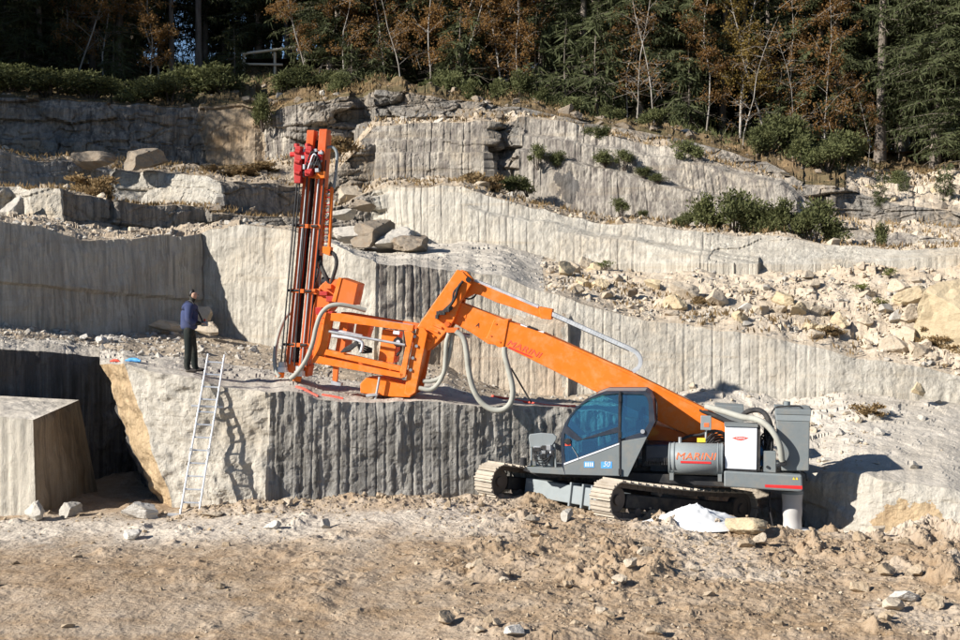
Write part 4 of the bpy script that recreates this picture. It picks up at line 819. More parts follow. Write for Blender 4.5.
# --- crawler tracks: shoes, links, idler, sprocket, frame, each track turned 50 degrees from the picture plane
TH, PIT = R(42), R(9); TD = np.array([-math.cos(TH)*math.cos(PIT), -math.sin(TH)*math.cos(PIT), math.sin(PIT)]); TS = np.array([-math.sin(TH), math.cos(TH), 0]); TU = np.cross(TS, TD); TU = TU if TU[2] > 0 else -TU
IDL = at(623, 501, 27.3)
def crawler(origin, Lc=4.0, r=.345, wd=.54):
    """origin: centre of the idler on the camera side; wd: shoe width"""
    t = obj('track_frame', MB().box(origin-TD*Lc/2+TS*wd/2-TU*.02, Lc*.86, wd*.42, .28, (TD, TS, TU)), 'black', root, .02)
    per = 2*Lc+2*math.pi*r; n = 44; pit = per/n; sm = None
    mb = MB(); prof = [(-pit*.49, 0), (-pit*.49, .022), (-pit*.3, .022), (-pit*.27, .062), (-pit*.16, .062), (-pit*.12, .024), (pit*.05, .024), (pit*.08, .05), (pit*.16, .05), (pit*.2, .022), (pit*.47, .022), (pit*.47, 0)]
    mb.prism([np.array([a, -wd/2, b]) for a, b in prof], (0, wd, 0)); sm = mb.mesh('track_shoe')
    lm = MB().box((0, -.09, -.05), pit*.96, .05, .1).box((0, .09, -.05), pit*.96, .05, .1).mesh('track_link')
    sm.materials.append(M['shoe']); lm.materials.append(M['shoe_dark'])
    for k in range(n):
        s_ = k*pit
        if s_ < Lc: c = origin-TD*s_+TU*(r+.0); tx = -TD; nz = TU; sag = -.05*math.sin(math.pi*s_/Lc); c = c+TU*sag
        elif s_ < Lc+math.pi*r: a = (s_-Lc)/r; c = origin-TD*Lc+r*(TU*math.cos(a)-TD*math.sin(a)); nz = TU*math.cos(a)-TD*math.sin(a); tx = -TD*math.cos(a)-TU*math.sin(a)
        elif s_ < 2*Lc+math.pi*r: q = s_-Lc-math.pi*r; c = origin-TD*(Lc-q)-TU*r; nz = -TU; tx = TD
        else: a = (s_-2*Lc-math.pi*r)/r; nz = -TU*math.cos(a)+TD*math.sin(a); c = origin+r*nz; tx = TD*math.cos(a)+TU*math.sin(a)
        c = c+TS*wd/2; ty = np.cross(nz, tx); mw = Matrix(((tx[0], ty[0], nz[0], c[0]), (tx[1], ty[1], nz[1], c[1]), (tx[2], ty[2], nz[2], c[2]), (0, 0, 0, 1)))
        for nm, me in (('track_shoe', sm), ('track_link', lm)):
            o = bpy.data.objects.new(nm, me); S.collection.objects.link(o); o.parent = t; o.matrix_basis = mw
    def wheel(nm, c, rad, w2, mat, hub=True):
        a, b = c+TS*(wd/2-w2/2), c+TS*(wd/2+w2/2); o = obj(nm, MB().tube([a, a+TS*.02, b-TS*.02, b], [rad*.9, rad, rad, rad*.9], 22), mat, t)
        if hub: obj('hub', MB().tube([a-TS*.05, a+TS*.05], [rad*.38, rad*.42], 14), 'shoe_dark', o)
    wheel('idler', origin, .27, .2, 'shoe_dark'); wheel('sprocket', origin-TD*Lc, .28, .2, 'shoe_dark')
    for k in range(6): wheel('roller', origin-TD*(.65+k*(Lc-1.3)/5)-TU*.215, .09, .26, 'shoe_dark', False)
    for k in range(2): wheel('carrier_roller', origin-TD*(1.3+k*1.5)+TU*.19, .07, .2, 'shoe_dark', False)
    return t
t1 = crawler(IDL); t1['label'] = 'dusty crawler track on the cab side'
t2 = crawler(IDL+TS*3.4-TU*.02); t2['label'] = 'dusty crawler track on the far side'
cmid = IDL-TD*1.8+TS*2.07
obj('axle_beam', MB().box(cmid+TD*.95-TU*.08,   .42, 2.7, .38, (TD, TS, TU)).box(cmid-TD*.95-TU*.08,   .42, 2.7, .38, (TD, TS, TU)), 'grey_light', root, .02)
for k in (.55, -.05, .2): obj('axle_flange', MB().box(cmid+TD*.95+TS*(k-.6)-TU*.08, .52, .05, .5, (TD, TS, TU)), 'grey_light', root, .01)
obj('lower_frame', MB().box(cmid-TU*.02, 1.9, 1.5, .34, (TD, TS, TU)), 'black', root, .03)
obj('swing_ring', MB().tube([(CEN[0]+.25, CEN[1], .55), (CEN[0]+.25, CEN[1], .95)], .72, 32), 'black', root)
# --- upper structure
plate('deck', [(556, 470), (640, 475), (724, 479), (802, 484), (802, 492), (724, 489), (640, 484), (556, 478)], .95, -1.0, 'black', ref=1.2)
plate('engine_frame', [(640, 446), (724, 450), (724, 480), (640, 476)], .55, -.9, 'navy', ref=1.2)
rd = plate('counterweight', [(724, 471), (802, 475.5), (803, 491.5), (798, 492), (724, 487)], 1.25, -.95, 'grey_paint', bevel=.03)
plate('red_stripe', [(765, 484.6), (802.3, 485.9), (802.3, 489.4), (765, 487.4)], 1.255, 1.248, 'red_mark', rd, 0)
for x in (792.5, 795.6): plate('warning_sign', [(x, 479.8), (x+1.3, 477.0), (x+2.6, 480.0)], 1.256, 1.249, 'yellow', rd, 0)
plate('front_deck', [(526, 467), (566, 469), (566, 475), (531, 473)], 1.25, .35, 'grey_paint')
plate('front_deck', [(522, 471), (560, 474), (560, 478), (540, 478)], 1.1, -.8, 'black', ref=1.2)
# --- cab: two side frames with window openings, roof, floor, glass
cab_out = [(561, 434), (564.5, 424), (570, 415), (578, 406), (587, 399), (596, 394.5), (606, 391), (645, 391), (650, 394.5), (653, 401), (655, 422), (648, 436), (628, 477), (565, 475), (562, 466), (561, 450)]
w_front = [(567, 426), (570, 418), (576, 410), (583, 404), (591, 399), (603, 395), (618.3, 393.6), (618, 427), (582, 439)]
w_low = [(564.3, 433), (576, 441), (618, 432.5), (618, 442.6), (565.5, 462.5), (563.8, 450)]
w_back = [(621.6, 394), (643, 394.4), (647, 397.5), (648.5, 404), (649, 423), (643, 432), (620.8, 439)]
cabp = holed('cab', cab_out, [w_front, w_low, w_back], 1.30, .06, 'navy', root); cabp['label'] = 'glazed operator cab with rounded windscreen'
cab_low = [(562.6, 465), (619, 444.4), (620.6, 440.4), (646, 436.4), (628, 477), (565, 475)]
plate('door_panel', [(563.6, 465.2), (619.4, 444.6), (619.6, 476), (565.4, 474.6)], 1.322, 1.295, 'grey_paint', cabp, .006)
plate('side_panel', [(620.8, 441.4), (647, 437), (628, 476.8), (620.8, 476.4)], 1.32, 1.295, 'grey_paint', cabp, .006)
plate('trim_strip', [(563.8, 463.4), (619.4, 443), (619.4, 444.4), (564, 465)], 1.332, 1.318, 'white_paint', cabp, 0)
plate('door_pillar', [(619, 391.4), (621, 391.4), (620.6, 474.6), (619.2, 474.6)], 1.336, 1.31, 'black', cabp, .004)
for y in (396, 432, 469): plate('hinge', [(618.4, y), (621.4, y), (621.4, y+6), (618.4, y+6)], 1.356, 1.318, 'black', cabp, .004)
for nm, poly in (('window_pane', w_front), ('window_pane', w_low), ('window_pane', w_back)):
    pn = plate(nm, poly, 1.285, 1.277, 'glass', cabp, 0); zl = min(v.co.z for v in pn.data.vertices)
    for v in pn.data.vertices: v.co = v.co-Vector(NC)*(v.co.z-zl)*.15
    v = [mp(x, y, 1.30)-NC*.93 for x, y in poly]; obj(nm, MB().prism(v, NC*.008), 'glass', cabp)
fr = [mp(x, y, 1.30)-NC*.92 for x, y in cab_out]
holed_far = holed('far_side_frame', cab_out, [w_front, w_low, w_back], 1.30, .05, 'navy', cabp); 
for v in holed_far.data.vertices: v.co = Vector(v.co)+Vector(NC*-.92)
def strip(name, idx, mat, inset=0., th=.04, parent=None):
    mb = MB()
    for a, b in zip(idx[:-1], idx[1:]):
        p, q = mp(*cab_out[a], 1.27), mp(*cab_out[b], 1.27); d = q-p; nn = np.cross(d, NC); nn /= np.linalg.norm(nn); nn = nn if nn@(mp(605, 435, 1.27)-p) > 0 else -nn
        mb.prism([p+nn*.004, q+nn*.004, q+nn*th, p+nn*th], -NC*.86)
    return obj(name, mb, mat, parent or cabp)
strip('roof', [5, 6, 7, 8, 9], 'grey_paint'); strip('windscreen', [0, 1, 2, 3, 4, 5], 'glass', th=.012); strip('nose', [15, 0], 'navy'); strip('nose', [13, 14, 15], 'grey_paint')
strip('rear_panel', [9, 10, 11], 'navy'); strip('rear_panel', [11, 12], 'grey_paint'); strip('floor', [12, 13], 'black')
sb = MB(); c0 = mp(628, 449, .85); sb.box(c0, .5, .5, .14, (UF, NC, UPZ)); sb.box(c0-UF*.25+UPZ*.33, .14, .48, .62, (UF, NC, UPZ)); sb.box(c0-UF*.27+UPZ*.72, .1, .28, .18, (UF, NC, UPZ)); sb.box(c0-UPZ*.22, .4, .4, .3, (UF, NC, UPZ))
obj('seat', sb, 'black', cabp, .03)
sb = MB(); sb.box(mp(590, 452, .85), .3, .35, .5, (UF, NC, UPZ)); sb.tube([mp(595, 444, .7), mp(599, 432, .7)], .02, 6); sb.tube([mp(606, 450, 1.1), mp(604, 437, 1.1)], .02, 6); obj('console', sb, 'black', cabp)
rod('lamp', [(567.5, 441.5, 1.30), (567.5, 441.5, 1.35)], 0, .065, 'black', cabp, 16)
plate('sticker', [(565, 443.6), (570.6, 443.4), (570.6, 445.6), (565, 446)], 1.338, 1.325, 'red_faded', cabp, 0)
rod('reflector', [(642.6, 431.5, 1.31), (642.6, 431.5, 1.338)], 0, .045, 'steel', cabp, 12)
for a, b, c, d in ((584, 461.6, 594, 467.6), (601, 461.8, 612, 468.4)):
    plate('badge', [(a, b), (c, b), (c, d), (a, d)], 1.327, 1.32, 'blue_mark', cabp, 0)
lettering('lettering', '50', 603.4, 466.6, 610.4, 467.0, 1.328, .11, 'white_paint', cabp, .25)
mbx = MB()
for i, x in enumerate((585.2, 587.4, 589.6, 591.8)): mbx.prism([mp(x, 462.6, 1.330), mp(x+1.3, 462.6, 1.330), mp(x+1.3, 466.6, 1.330), mp(x, 466.6, 1.330)], -NC*.004)
obj('lettering', mbx, 'white_paint', cabp)
rod('handrail', [(655, 398, 1.2), (657, 404, 1.25), (657, 420, 1.25), (654, 427, 1.2)], 0, .014, 'black', cabp, 6)
# wiper along the windscreen, mirror
rod('wiper', [(572, 447, 1.335), (577, 455, 1.335), (578.5, 459, 1.335)], 0, .008, 'steel', cabp, 5)
# --- front control stand before the cab
cs = plate('control_panel', [(528.5, 438), (529.5, 434.5), (541, 433), (553, 434), (556.5, 436.6), (556, 440), (552, 446), (530, 447.5)], 1.1, 1.03, 'grey_light'); cs['label'] = 'front valve stand beside the cab'
for a in ((531.5, 447, 531.5, 469), (554.5, 444, 556, 470), (542.5, 447, 542.5, 469)): rod('post', [(a[0], a[1], 1.07), (a[2], a[3], 1.07)], 0, .022, 'grey_light', cs, 8)
rg = np.random.default_rng(4)
for k in range(22):
    x, y = rg.uniform(534, 554), rg.uniform(447, 457); obj('valve_block', MB().box(mp(x, y, rg.uniform(.95, 1.14)), rg.uniform(.05, .13), .1, rg.uniform(.05, .12), (UF, NC, UPZ)), 'steel' if k % 3 else 'black', cs, .006)
plate('valve_cabinet', [(535, 456.5), (553, 456.5), (553, 468.5), (536, 468)], 1.02, .7, 'grey_light', cs)
for k, y in enumerate((455, 457.5, 460)): rod('cable', [(533+k, 448, 1.12), (535+2*k, y+4, 1.16), (544+k, y+5, 1.16), (551-k, y, 1.14), (553, 450, 1.1)], 0, .013, 'rubber', cs, 6, 5)
rod('joystick', [(550.6, 453, 1.12), (550.6, 446, 1.14)], 0, .02, 'white_paint', cs, 8); rod('joystick', [(548, 450.5, 1.12), (553.6, 450.5, 1.12)], 0, .022, 'white_paint', cs, 8)
rod('mirror', [(523.6, 458, 1.2), (523.6, 465.5, 1.2)], 0, .07, 'black', cs, 14); rod('mirror_arm', [(524, 466, 1.18), (529, 470, 1.15)], 0, .015, 'grey_light', cs, 6)
plate('sticker', [(531.2, 465.8), (534, 465.8), (534, 468.4), (531.2, 468.4)], 1.13, 1.1, 'yellow', cs, 0)
# --- motor, tank, electrical box
mt = plate('motor', [(645, 445), (668.6, 444.4), (668.6, 462.4), (645, 462.4)], 1.0, .45, 'navy', bevel=.03)
for k in range(9): plate('cooling_fin', [(647+2.4*k, 458), (648+2.4*k, 458), (648+2.4*k, 465), (647+2.4*k, 465)], 1.02, .5, 'black', mt, 0)
tc0, tc1 = mp(668.8, 458.2, .95), mp(723.2, 459.6, .95); td_ = (tc1-tc0)/np.linalg.norm(tc1-tc0)
tk = obj('tank', MB().tube([tc0, tc0+td_*.015, tc1-td_*.015, tc1], [.315, .33, .33, .315], 40), 'grey_light', root); tk['label'] = 'horizontal grey cylindrical tank with red-orange lettering'
for q in (.02, .10, .90, .975):
    c = tc0+(tc1-tc0)*q; obj('flange', MB().tube([c-td_*.012, c+td_*.012], .342, 40), 'grey_light', tk)
for q in (.06, .94): c = tc0+(tc1-tc0)*q; obj('foot', MB().box(c-UPZ*.34+NC*.1, .08, .4, .14, (UF, NC, UPZ)), 'grey_paint', tk)
def wrap_text(txt, px0, px1, py, h_, mat):
    o = lettering('lettering', txt, px0, py, px1, py+.6, 1.28, h_, mat, tk, .2)
    for v in o.data.vertices:                       # follow the round of the tank
        p = np.array(v.co); q = tc0+td_*((p-tc0)@td_); z = (p-q)[2]; z = max(-.3, min(.3, z)); v.co = Vector(q+UPZ*z+NC*(math.sqrt(.33**2-z*z)+.009))
wrap_text('MARINI', 676, 716.5, 459.4, .135, 'orange_mark')
mbx = MB(); a, b = mp(680.5, 462.0, 1.28), mp(711, 462.9, 1.28)
for p, q in zip(np.linspace(0, 1, 9)[:-1], np.linspace(0, 1, 9)[1:]): mbx.prism([a+(b-a)*p-UPZ*.022, a+(b-a)*q-UPZ*.022, a+(b-a)*q+UPZ*.022, a+(b-a)*p+UPZ*.022], NC*.004)
obj('lettering', mbx, 'red_mark', tk)
eb = plate('electrical_box', [(725, 426.6), (757.3, 427.6), (756.6, 470), (725, 468.6)], 1.22, .75, 'white_paint', bevel=.012); eb['label'] = 'white electrical cabinet with small red emblem'
plate('rain_hood', [(724.2, 424.6), (758, 425.6), (758, 427.4), (724.2, 426.4)], 1.25, .72, 'grey_paint', eb, .004)
plate('cabinet_frame', [(757.6, 427), (760.5, 427.4), (760, 470.6), (757, 470.4)], 1.2, .75, 'black', eb, 0); plate('cabinet_frame', [(724.6, 468.8), (757, 470.2), (757, 472), (724.6, 470.8)], 1.2, .75, 'black', eb, 0)
mbx = MB().prism([mp(x, y, 1.226) for x, y in ((732, 438), (737, 436.6), (743, 436.4), (748.5, 438), (744, 439.8), (741, 440.6), (737, 440))], -NC*.004); obj('emblem', mbx, 'red_faded', eb)
lettering('emblem', 'MARINI', 736, 439.2, 745, 439.4, 1.227, .045, 'white_paint', eb, .2)
sbx = plate('switch_box', [(700.8, 416), (711.4, 416.4), (711.2, 430.4), (700.6, 430)], .95, .8, 'grey_light'); plate('sticker', [(704, 423), (709, 423), (709, 427), (704, 427)], .956, .948, 'orange_mark', sbx, 0)
rod('pole', [(706, 430, .87), (705.6, 445, .87)], 0, .022, 'steel', sbx, 8)
plate('sticker', [(697, 438), (705.4, 438), (705.4, 442.4), (697, 442.4)], .99, .97, 'yellow', tk, 0)
rod('pressure_gauge', [(680, 443, .95), (680, 437, .95)], 0, .035, 'steel', tk, 8)
rod('pipe', [(680, 440, .8), (690, 436, .75), (700, 435, .7), (712, 431, .7), (722, 432, .7)], 0, .03, 'rubber', tk, 8, 4)
for k in range(5): rod('cable', [(705+2*k, 441+k, .9-.1*k), (712+k, 434+2*k, .85-.1*k), (719+k, 431+2.5*k, .8-.08*k), (726, 434+2*k, .7)], 0, .02, 'rubber', None, 6, 4)
# hydraulic clutter between cabinet and hopper
rg = np.random.default_rng(9)
for k in range(14): obj('hydraulic_hose', MB().tube(spline([mp(rg.uniform(760, 774), rg.uniform(424, 440), rg.uniform(.6, 1.0)), mp(rg.uniform(759, 775), rg.uniform(440, 455), rg.uniform(.7, 1.1)), mp(rg.uniform(758, 772), rg.uniform(462, 472), rg.uniform(.6, 1.0))], 5), .018, 6), 'rubber', root)
plate('manifold', [(759, 446), (764, 446), (764, 466), (759, 466)], .9, .6, 'blue_mark'); plate('manifold', [(764, 426), (773, 428), (773, 450), (764, 450)], .6, .2, 'black')
plate('bracket', [(763, 451), (776, 451.6), (776, 473), (763, 472)], 1.15, .95, 'grey_paint')
rod('bolt', [(767.5, 467, 1.14), (767.5, 467, 1.18)], 0, .03, 'black', None, 8)
hp = plate('dust_hopper', [(776.4, 420.5), (810, 421.5), (809, 471), (781.5, 471)], 1.08, .1, 'grey_paint', bevel=.02); hp['label'] = 'tall grey dust filter box at the machine tail'
plate('lid', [(775.4, 409), (811.4, 410.2), (811, 415.4), (775.8, 414.4)], 1.1, .08, 'grey_paint', hp, .012); plate('rim', [(776, 414.6), (810.6, 415.6), (810.2, 421.6), (776.4, 420.6)], 1.09, .09, 'grey_light', hp, .008)
rod('lid_handle', [(771, 414, .9), (776, 407.5, .9), (786, 406.4, .9), (798, 406, .9), (803, 408.8, .9)], 0, .018, 'rubber', hp, 6, 4); rod('lid_knob', [(787, 409, .6), (787, 401.5, .6)], 0, .07, 'grey_paint', hp, 10)
rod('big_hose', [(706, 406.5, .3), (722, 411, .55), (742, 417, .8), (757, 419.6, 1.0), (768, 426.5, 1.2), (776, 437, 1.28), (780.4, 448, 1.28), (782.2, 461, 1.2)], 0, .063, 'hose', hp, 14, 6)
rod('hose', [(742, 416, .3), (748, 411.5, .35), (757, 410, .4), (764, 413, .5), (769, 421, .6), (772, 432, .6)], 0, .055, 'rubber', hp, 10, 6)
rod('hose', [(700, 410, .2), (716, 416, .3), (731, 422.6, .4), (745, 426, .45)], 0, .05, 'rubber', None, 10, 5)
plate('clamp', [(779, 461), (786, 461), (786, 466), (779, 466)], 1.24, 1.0, 'black', hp)
plate('rear_box', [(714.6, 404.8), (743.8, 406.6), (743.8, 424), (714.6, 422)], -.35, -.95, 'grey_paint')
# discharge sock under the tail
ch0, ch1 = mp(792.2, 491, .55), mp(792.4, 534, .55); ra = np.linspace(0, 1, 14); chs = MB(); chs.tube([ch0+(ch1-ch0)*t for t in ra], [.215-.035*t+.006*math.sin(t*17) for t in ra], 26, False)
obj('discharge_sock', chs, 'chute_skin', root); rod('sock_ring', [(792.2, 490.4, .55), (792.2, 493.4, .55)], 0, .23, 'grey_light', None, 26)
rod('drain_pipe', [(770, 492, .6), (769, 505, .6), (774, 532, .6)], 0, .02, 'black', None, 6)
rod('tail_bar', [(800, 470, .9), (806, 474, .9), (807, 481, .9)], 0, .02, 'black', rd, 6)
# --- boom
bm_ = plate('boom', [(507.5, 321), (543, 333), (631, 373), (704, 409), (731, 424), (729, 441), (692, 437), (652, 418.5), (596, 392), (540, 364), (503, 346)], .24, -.24, 'orange', bevel=.02); bm_['label'] = 'long orange telescopic boom'
plate('boom_edge', [(560, 340.6), (631, 372.2), (704, 408.2), (716, 414.8), (715.4, 416.6), (704, 411), (631, 375), (560, 343)], .262, .235, 'orange', bm_, .004)
plate('boom_foot', [(640, 420), (700, 438), (728, 446), (700, 452), (650, 446)], .15, -.5, 'orange_old')
ib = plate('inner_boom', [(440, 300), (450, 299), (462, 303), (509, 321.5), (504, 346), (488, 344), (470, 332), (448, 320)], .19, -.19, 'orange', bevel=.015)
plate('collar', [(486, 338.5), (489, 332), (494, 319.4), (508.6, 319.6), (503.4, 348), (498, 347)], .265, -.265, 'orange', ib, .01)
for x, y in ((491, 336), (500, 342), (496, 324)): rod('bolt', [(x, y, .26), (x, y, .28)], 0, .022, 'orange_old', ib, 8)
plate('seam_plate', [(455, 303.5), (468, 308.6), (465.4, 318.6), (453, 313)], .2, .185, 'orange', ib, .004)
lettering('lettering', 'A', 475.4, 326.4, 479.0, 327.9, .193, .10, 'black', ib)
lettering('lettering', 'MARINI', 506.6, 345.0, 540.5, 358.6, .243, .13, 'red_faded', bm_, .25)
mbx = MB().prism([mp(x, y, .246) for x, y in ((509, 346.6), (533, 357), (531, 357.6), (508.4, 348))], -NC*.003); obj('lettering', mbx, 'red_mark', bm_)
plate('sensor', [(527, 326), (536.5, 329.6), (535.8, 333.4), (526.4, 329.8)], .2, -.1, 'black', bm_); plate('sensor_bracket', [(520.5, 324), (527, 326.6), (527, 328.8), (520.5, 326)], .2, 0, 'white_paint', bm_, 0); plate('sensor_bracket', [(537, 331), (544, 331.6), (543, 334), (537, 333)], .2, 0, 'white_paint', bm_, 0)
arm = plate('arm', [(457, 269.6), (463, 272), (469.5, 279.5), (471.5, 284), (461.5, 300), (454, 320), (447, 331), (437, 342.5), (427.5, 351), (424, 348), (416.4, 328)], .30, .17, 'orange', bevel=.015)
for o0, o1, nm in ((-.17, -.30, 'arm_cheek'),): plate(nm, [(457, 269.6), (463, 272), (469.5, 279.5), (471.5, 284), (461.5, 300), (454, 320), (447, 331), (437, 342.5), (427.5, 351), (424, 348), (416.4, 328)], o0, o1, 'orange', arm, .015, ref=.30)
plate('arm_web', [(457, 271), (420, 328), (426, 345), (432, 338), (452, 300), (464, 278)], .17, -.17, 'orange_old', arm, 0, ref=.30)
for k in range(4): plate('rib', [(421+3.6*k, 335.6-4.2*k), (431+3.6*k, 340-4.4*k), (430.6+3.6*k, 342.2-4.4*k), (420.6+3.6*k, 337.4-4.2*k)], .34, .29, 'orange', arm, .004)
for x, y in ((450, 308), (440, 313), (468.4, 279.6), (447, 324)): rod('pin', [(x, y, .29), (x, y, .36)], 0, .06, 'black' if y < 310 else 'orange_old', arm, 12)
rod('hydraulic_hose', [(463, 281, .33), (458, 288, .38), (455, 298, .4), (450, 306, .38), (444, 313, .35)], 0, .03, 'rubber', arm, 8, 5)
rod('hydraulic_hose', [(461, 284, .33), (454, 292, .36), (452, 302, .38), (443, 311, .36)], 0, .022, 'rubber', arm, 8, 5)
rod('hydraulic_hose', [(478, 291, .1), (474, 297, .12), (468, 299, .12), (462, 296, .1)], 0, .02, 'rubber', arm, 6, 5)
for k in range(7): obj('valve_block', MB().box(mp(437+k*1.8+rg.uniform(-1, 1), 316-k*.6+rg.uniform(-3, 3), .36), rg.uniform(.05, .12), .1, rg.uniform(.04, .1), (UF, NC, UPZ)), 'black', arm, .006)
rod('cylinder_rod', [(436, 330, .0), (470, 336, .0)], 0, .05, 'steel', arm, 12)
lk = plate('upper_link', [(463, 281.5), (467, 280.4), (475, 281.6), (539.5, 309), (551.6, 309.2), (550.4, 319.4), (542, 318.2), (505, 305), (497, 302.6), (481, 295.4), (473.5, 293.8), (461, 301)], .13, -.13, 'orange', bevel=.012)
plate('link_end', [(538.6, 306.6), (552.4, 309.4), (551.2, 319.8), (540.6, 318.6)], .16, -.16, 'orange', lk)
def chain(name, pts, w_, h_, off, parent):
    P = spline([mp(x, y, off) for x, y in pts], 10); mb = MB(); acc = 0
    for a, b in zip(P[:-1], P[1:]): mb.bar(a+(b-a)*.03, b-(b-a)*.03, w_, h_, up=np.cross(NC, b-a))
    return obj(name, mb, 'aluminium', parent)
chain('cable_chain', [(475, 280.6), (497, 289.4), (518, 298.4), (538.6, 307)], .16, .07, .0, lk)
chain('cable_chain', [(552, 313.6), (578, 325.4), (604, 337), (629, 348.2), (637, 353), (640.6, 359.6), (639.2, 366.6), (633, 371.4)], .2, .085, .05, lk)
rod('chain_support', [(553, 316.4), (580, 328.6), (604, 339.4), (629, 350.6)], .05, .02, 'black', lk, 6)
# --- slewing head with drill frame
hd = plate('head_plate', [(417, 326.5), (424.5, 328.5), (427.4, 333), (421, 364), (415.4, 392.5), (409, 396.6), (404.4, 394), (406, 380), (411.5, 350)], .42, .34, 'orange', bevel=.012); hd['label'] = 'orange tilting head frame with guide rails'
plate('head_plate', [(417, 326.5), (424.5, 328.5), (427.4, 333), (421, 364), (415.4, 392.5), (409, 396.6), (404.4, 394), (406, 380), (411.5, 350)], -.34, -.42, 'orange_old', hd, .012, ref=.42)
plate('head_core', [(413, 334), (424, 333), (418, 366), (411, 388), (406, 386)], .34, -.34, 'orange_old', hd, 0, ref=.42)
for x, y in ((414.6, 336.5), (416.4, 346), (412.8, 358), (410.6, 370), (403.4, 378)): rod('bolt', [(x, y, .42), (x, y, .46)], 0, .035, 'steel', hd, 10)
plate('head_edge', [(404, 331), (410, 330.4), (413.6, 334), (408, 360), (405.4, 377), (400.4, 378.4), (399.6, 374), (402.4, 362), (406, 344)], .5, .43, 'orange', hd, .01)
for nm, pts, o0, o1, mt_ in (('top_beam', [(331.5, 313), (340, 313.4), (414, 325.4), (413, 331.4), (331, 320.6)], .5, .34, 'orange'), ('middle_beam', [(325, 349), (405.5, 367.6), (404.4, 372.6), (323.6, 354.6)], .46, .3, 'orange'),
        ('bottom_beam', [(315.6, 355), (330, 358.6), (404, 373.6), (402.4, 378.4), (314, 362.6)], .5, .34, 'orange'), ('left_post', [(325.6, 312.6), (332.6, 314.4), (328, 342), (323.4, 364.6), (311, 362.6), (317, 344)], .44, .28, 'orange'),
        ('top_beam', [(331.5, 313), (340, 313.4), (414, 325.4), (413, 331.4), (331, 320.6)], -.3, -.46, 'orange_old'), ('bottom_beam', [(315.6, 355), (330, 358.6), (404, 373.6), (402.4, 378.4), (314, 362.6)], -.3, -.46, 'orange_old'),
        ('cross_plate', [(338, 322), (346, 323), (342, 354), (333, 352)], .3, -.3, 'orange_old'), ('cross_plate', [(380, 330), (396, 333), (391, 364), (376, 361)], .26, -.26, 'orange'), ('cross_plate', [(352, 325), (366, 327), (362, 340), (350, 338)], .1, -.3, 'orange')):
    plate(nm, pts, o0, o1, mt_, hd, .008, ref=.46)
rod('guide_rail', [(333, 314.6, .42), (372, 319.4, .42), (413, 325.6, .42)], 0, .025, 'steel', hd, 8); rod('guide_rail', [(322, 360.4, .47), (402, 378.6, .47)], 0, .022, 'black', hd, 8)
rod('cylinder_rod', [(329, 331.4, .5), (405, 345, .5)], 0, .030, 'steel', hd, 12); rod('cylinder', [(329, 330, .3), (362, 337.4, .3)], 0, .06, 'aluminium', hd, 14)
rod('bracket_arm', [(332, 336, .52), (348, 338, .54), (359, 341, .55), (362.6, 344, .55), (361, 352, .55)], 0, .038, 'aluminium', hd, 8, 3)
for k in range(4): rod('hydraulic_hose', [(341+k, 352-k, .5), (350+k, 350-2*k, .56), (357, 345-k, .58), (364-k, 346+2*k, .52), (372, 349+k, .4)], 0, .022, 'rubber', hd, 6, 5)
for k in range(3): rod('hydraulic_hose', [(396, 336+2*k, .2), (400, 341+k, .3), (401, 350, .3), (397, 356-k, .2)], 0, .02, 'rubber', hd, 6, 4)
rod('slew_hub', [(398, 342, .1), (398, 342, .36)], 0, .11, 'black', hd, 16); rod('slew_hub', [(398, 342, .36), (398, 342, .4)], 0, .045, 'white_paint', hd, 12)
plate('warning_plate', [(393.5, 330.6), (399.6, 331.4), (399.2, 334.6), (393, 333.8)], .505, .49, 'white_paint', hd, 0)
plate('foot', [(360, 384), (366, 377.6), (380, 377.4), (412, 385.6), (413.4, 390), (410, 397.4), (391, 396.8), (360.4, 393)], .3, -.3, 'orange', hd, .015)
rod('support_leg', [(379.6, 377, .42), (375.4, 399.6, .42)], 0, .028, 'steel', hd, 8); plate('leg_pad', [(366, 394.4), (377, 393.4), (377.4, 395.6), (366, 397)], .48, .3, 'steel', hd, 0)
plate('support_leg', [(333, 364), (338.4, 365), (336.6, 382), (332.4, 381.4)], .4, .3, 'orange_old', hd, 0); plate('leg_pad', [(331, 380.4), (341, 383.4), (340.6, 386), (331, 384.6)], .45, .25, 'steel', hd, 0)
# gear case and orange valve cover between frame and mast
plate('valve_cover', [(339.4, 277.6), (358, 284), (353.4, 305.4), (332.4, 301.6)], .35, -.25, 'orange_old', hd, .015); plate('valve_cover_side', [(338.4, 277.4), (341.6, 278), (335.4, 302), (331.6, 301.4)], .37, .352, 'orange', hd, 0)
plate('gear_case', [(319, 287), (327, 279), (339, 279), (336, 302), (328, 312), (322, 345), (310, 360), (306, 356), (312, 310)], .2, -.35, 'orange_old', hd, .02)
rg = np.random.default_rng(14)
for k in range(12): obj('gear_block', MB().box(mp(rg.uniform(314, 334), rg.uniform(284, 325), rg.uniform(.15, .3)), rg.uniform(.06, .18), .16, rg.uniform(.06, .16), (UF, NC, UPZ)), 'orange_old' if k % 3 else 'red_paint', hd, .01)
rod('motor', [(322, 281, .1), (333, 283, .1)], 0, .1, 'black', hd, 12)
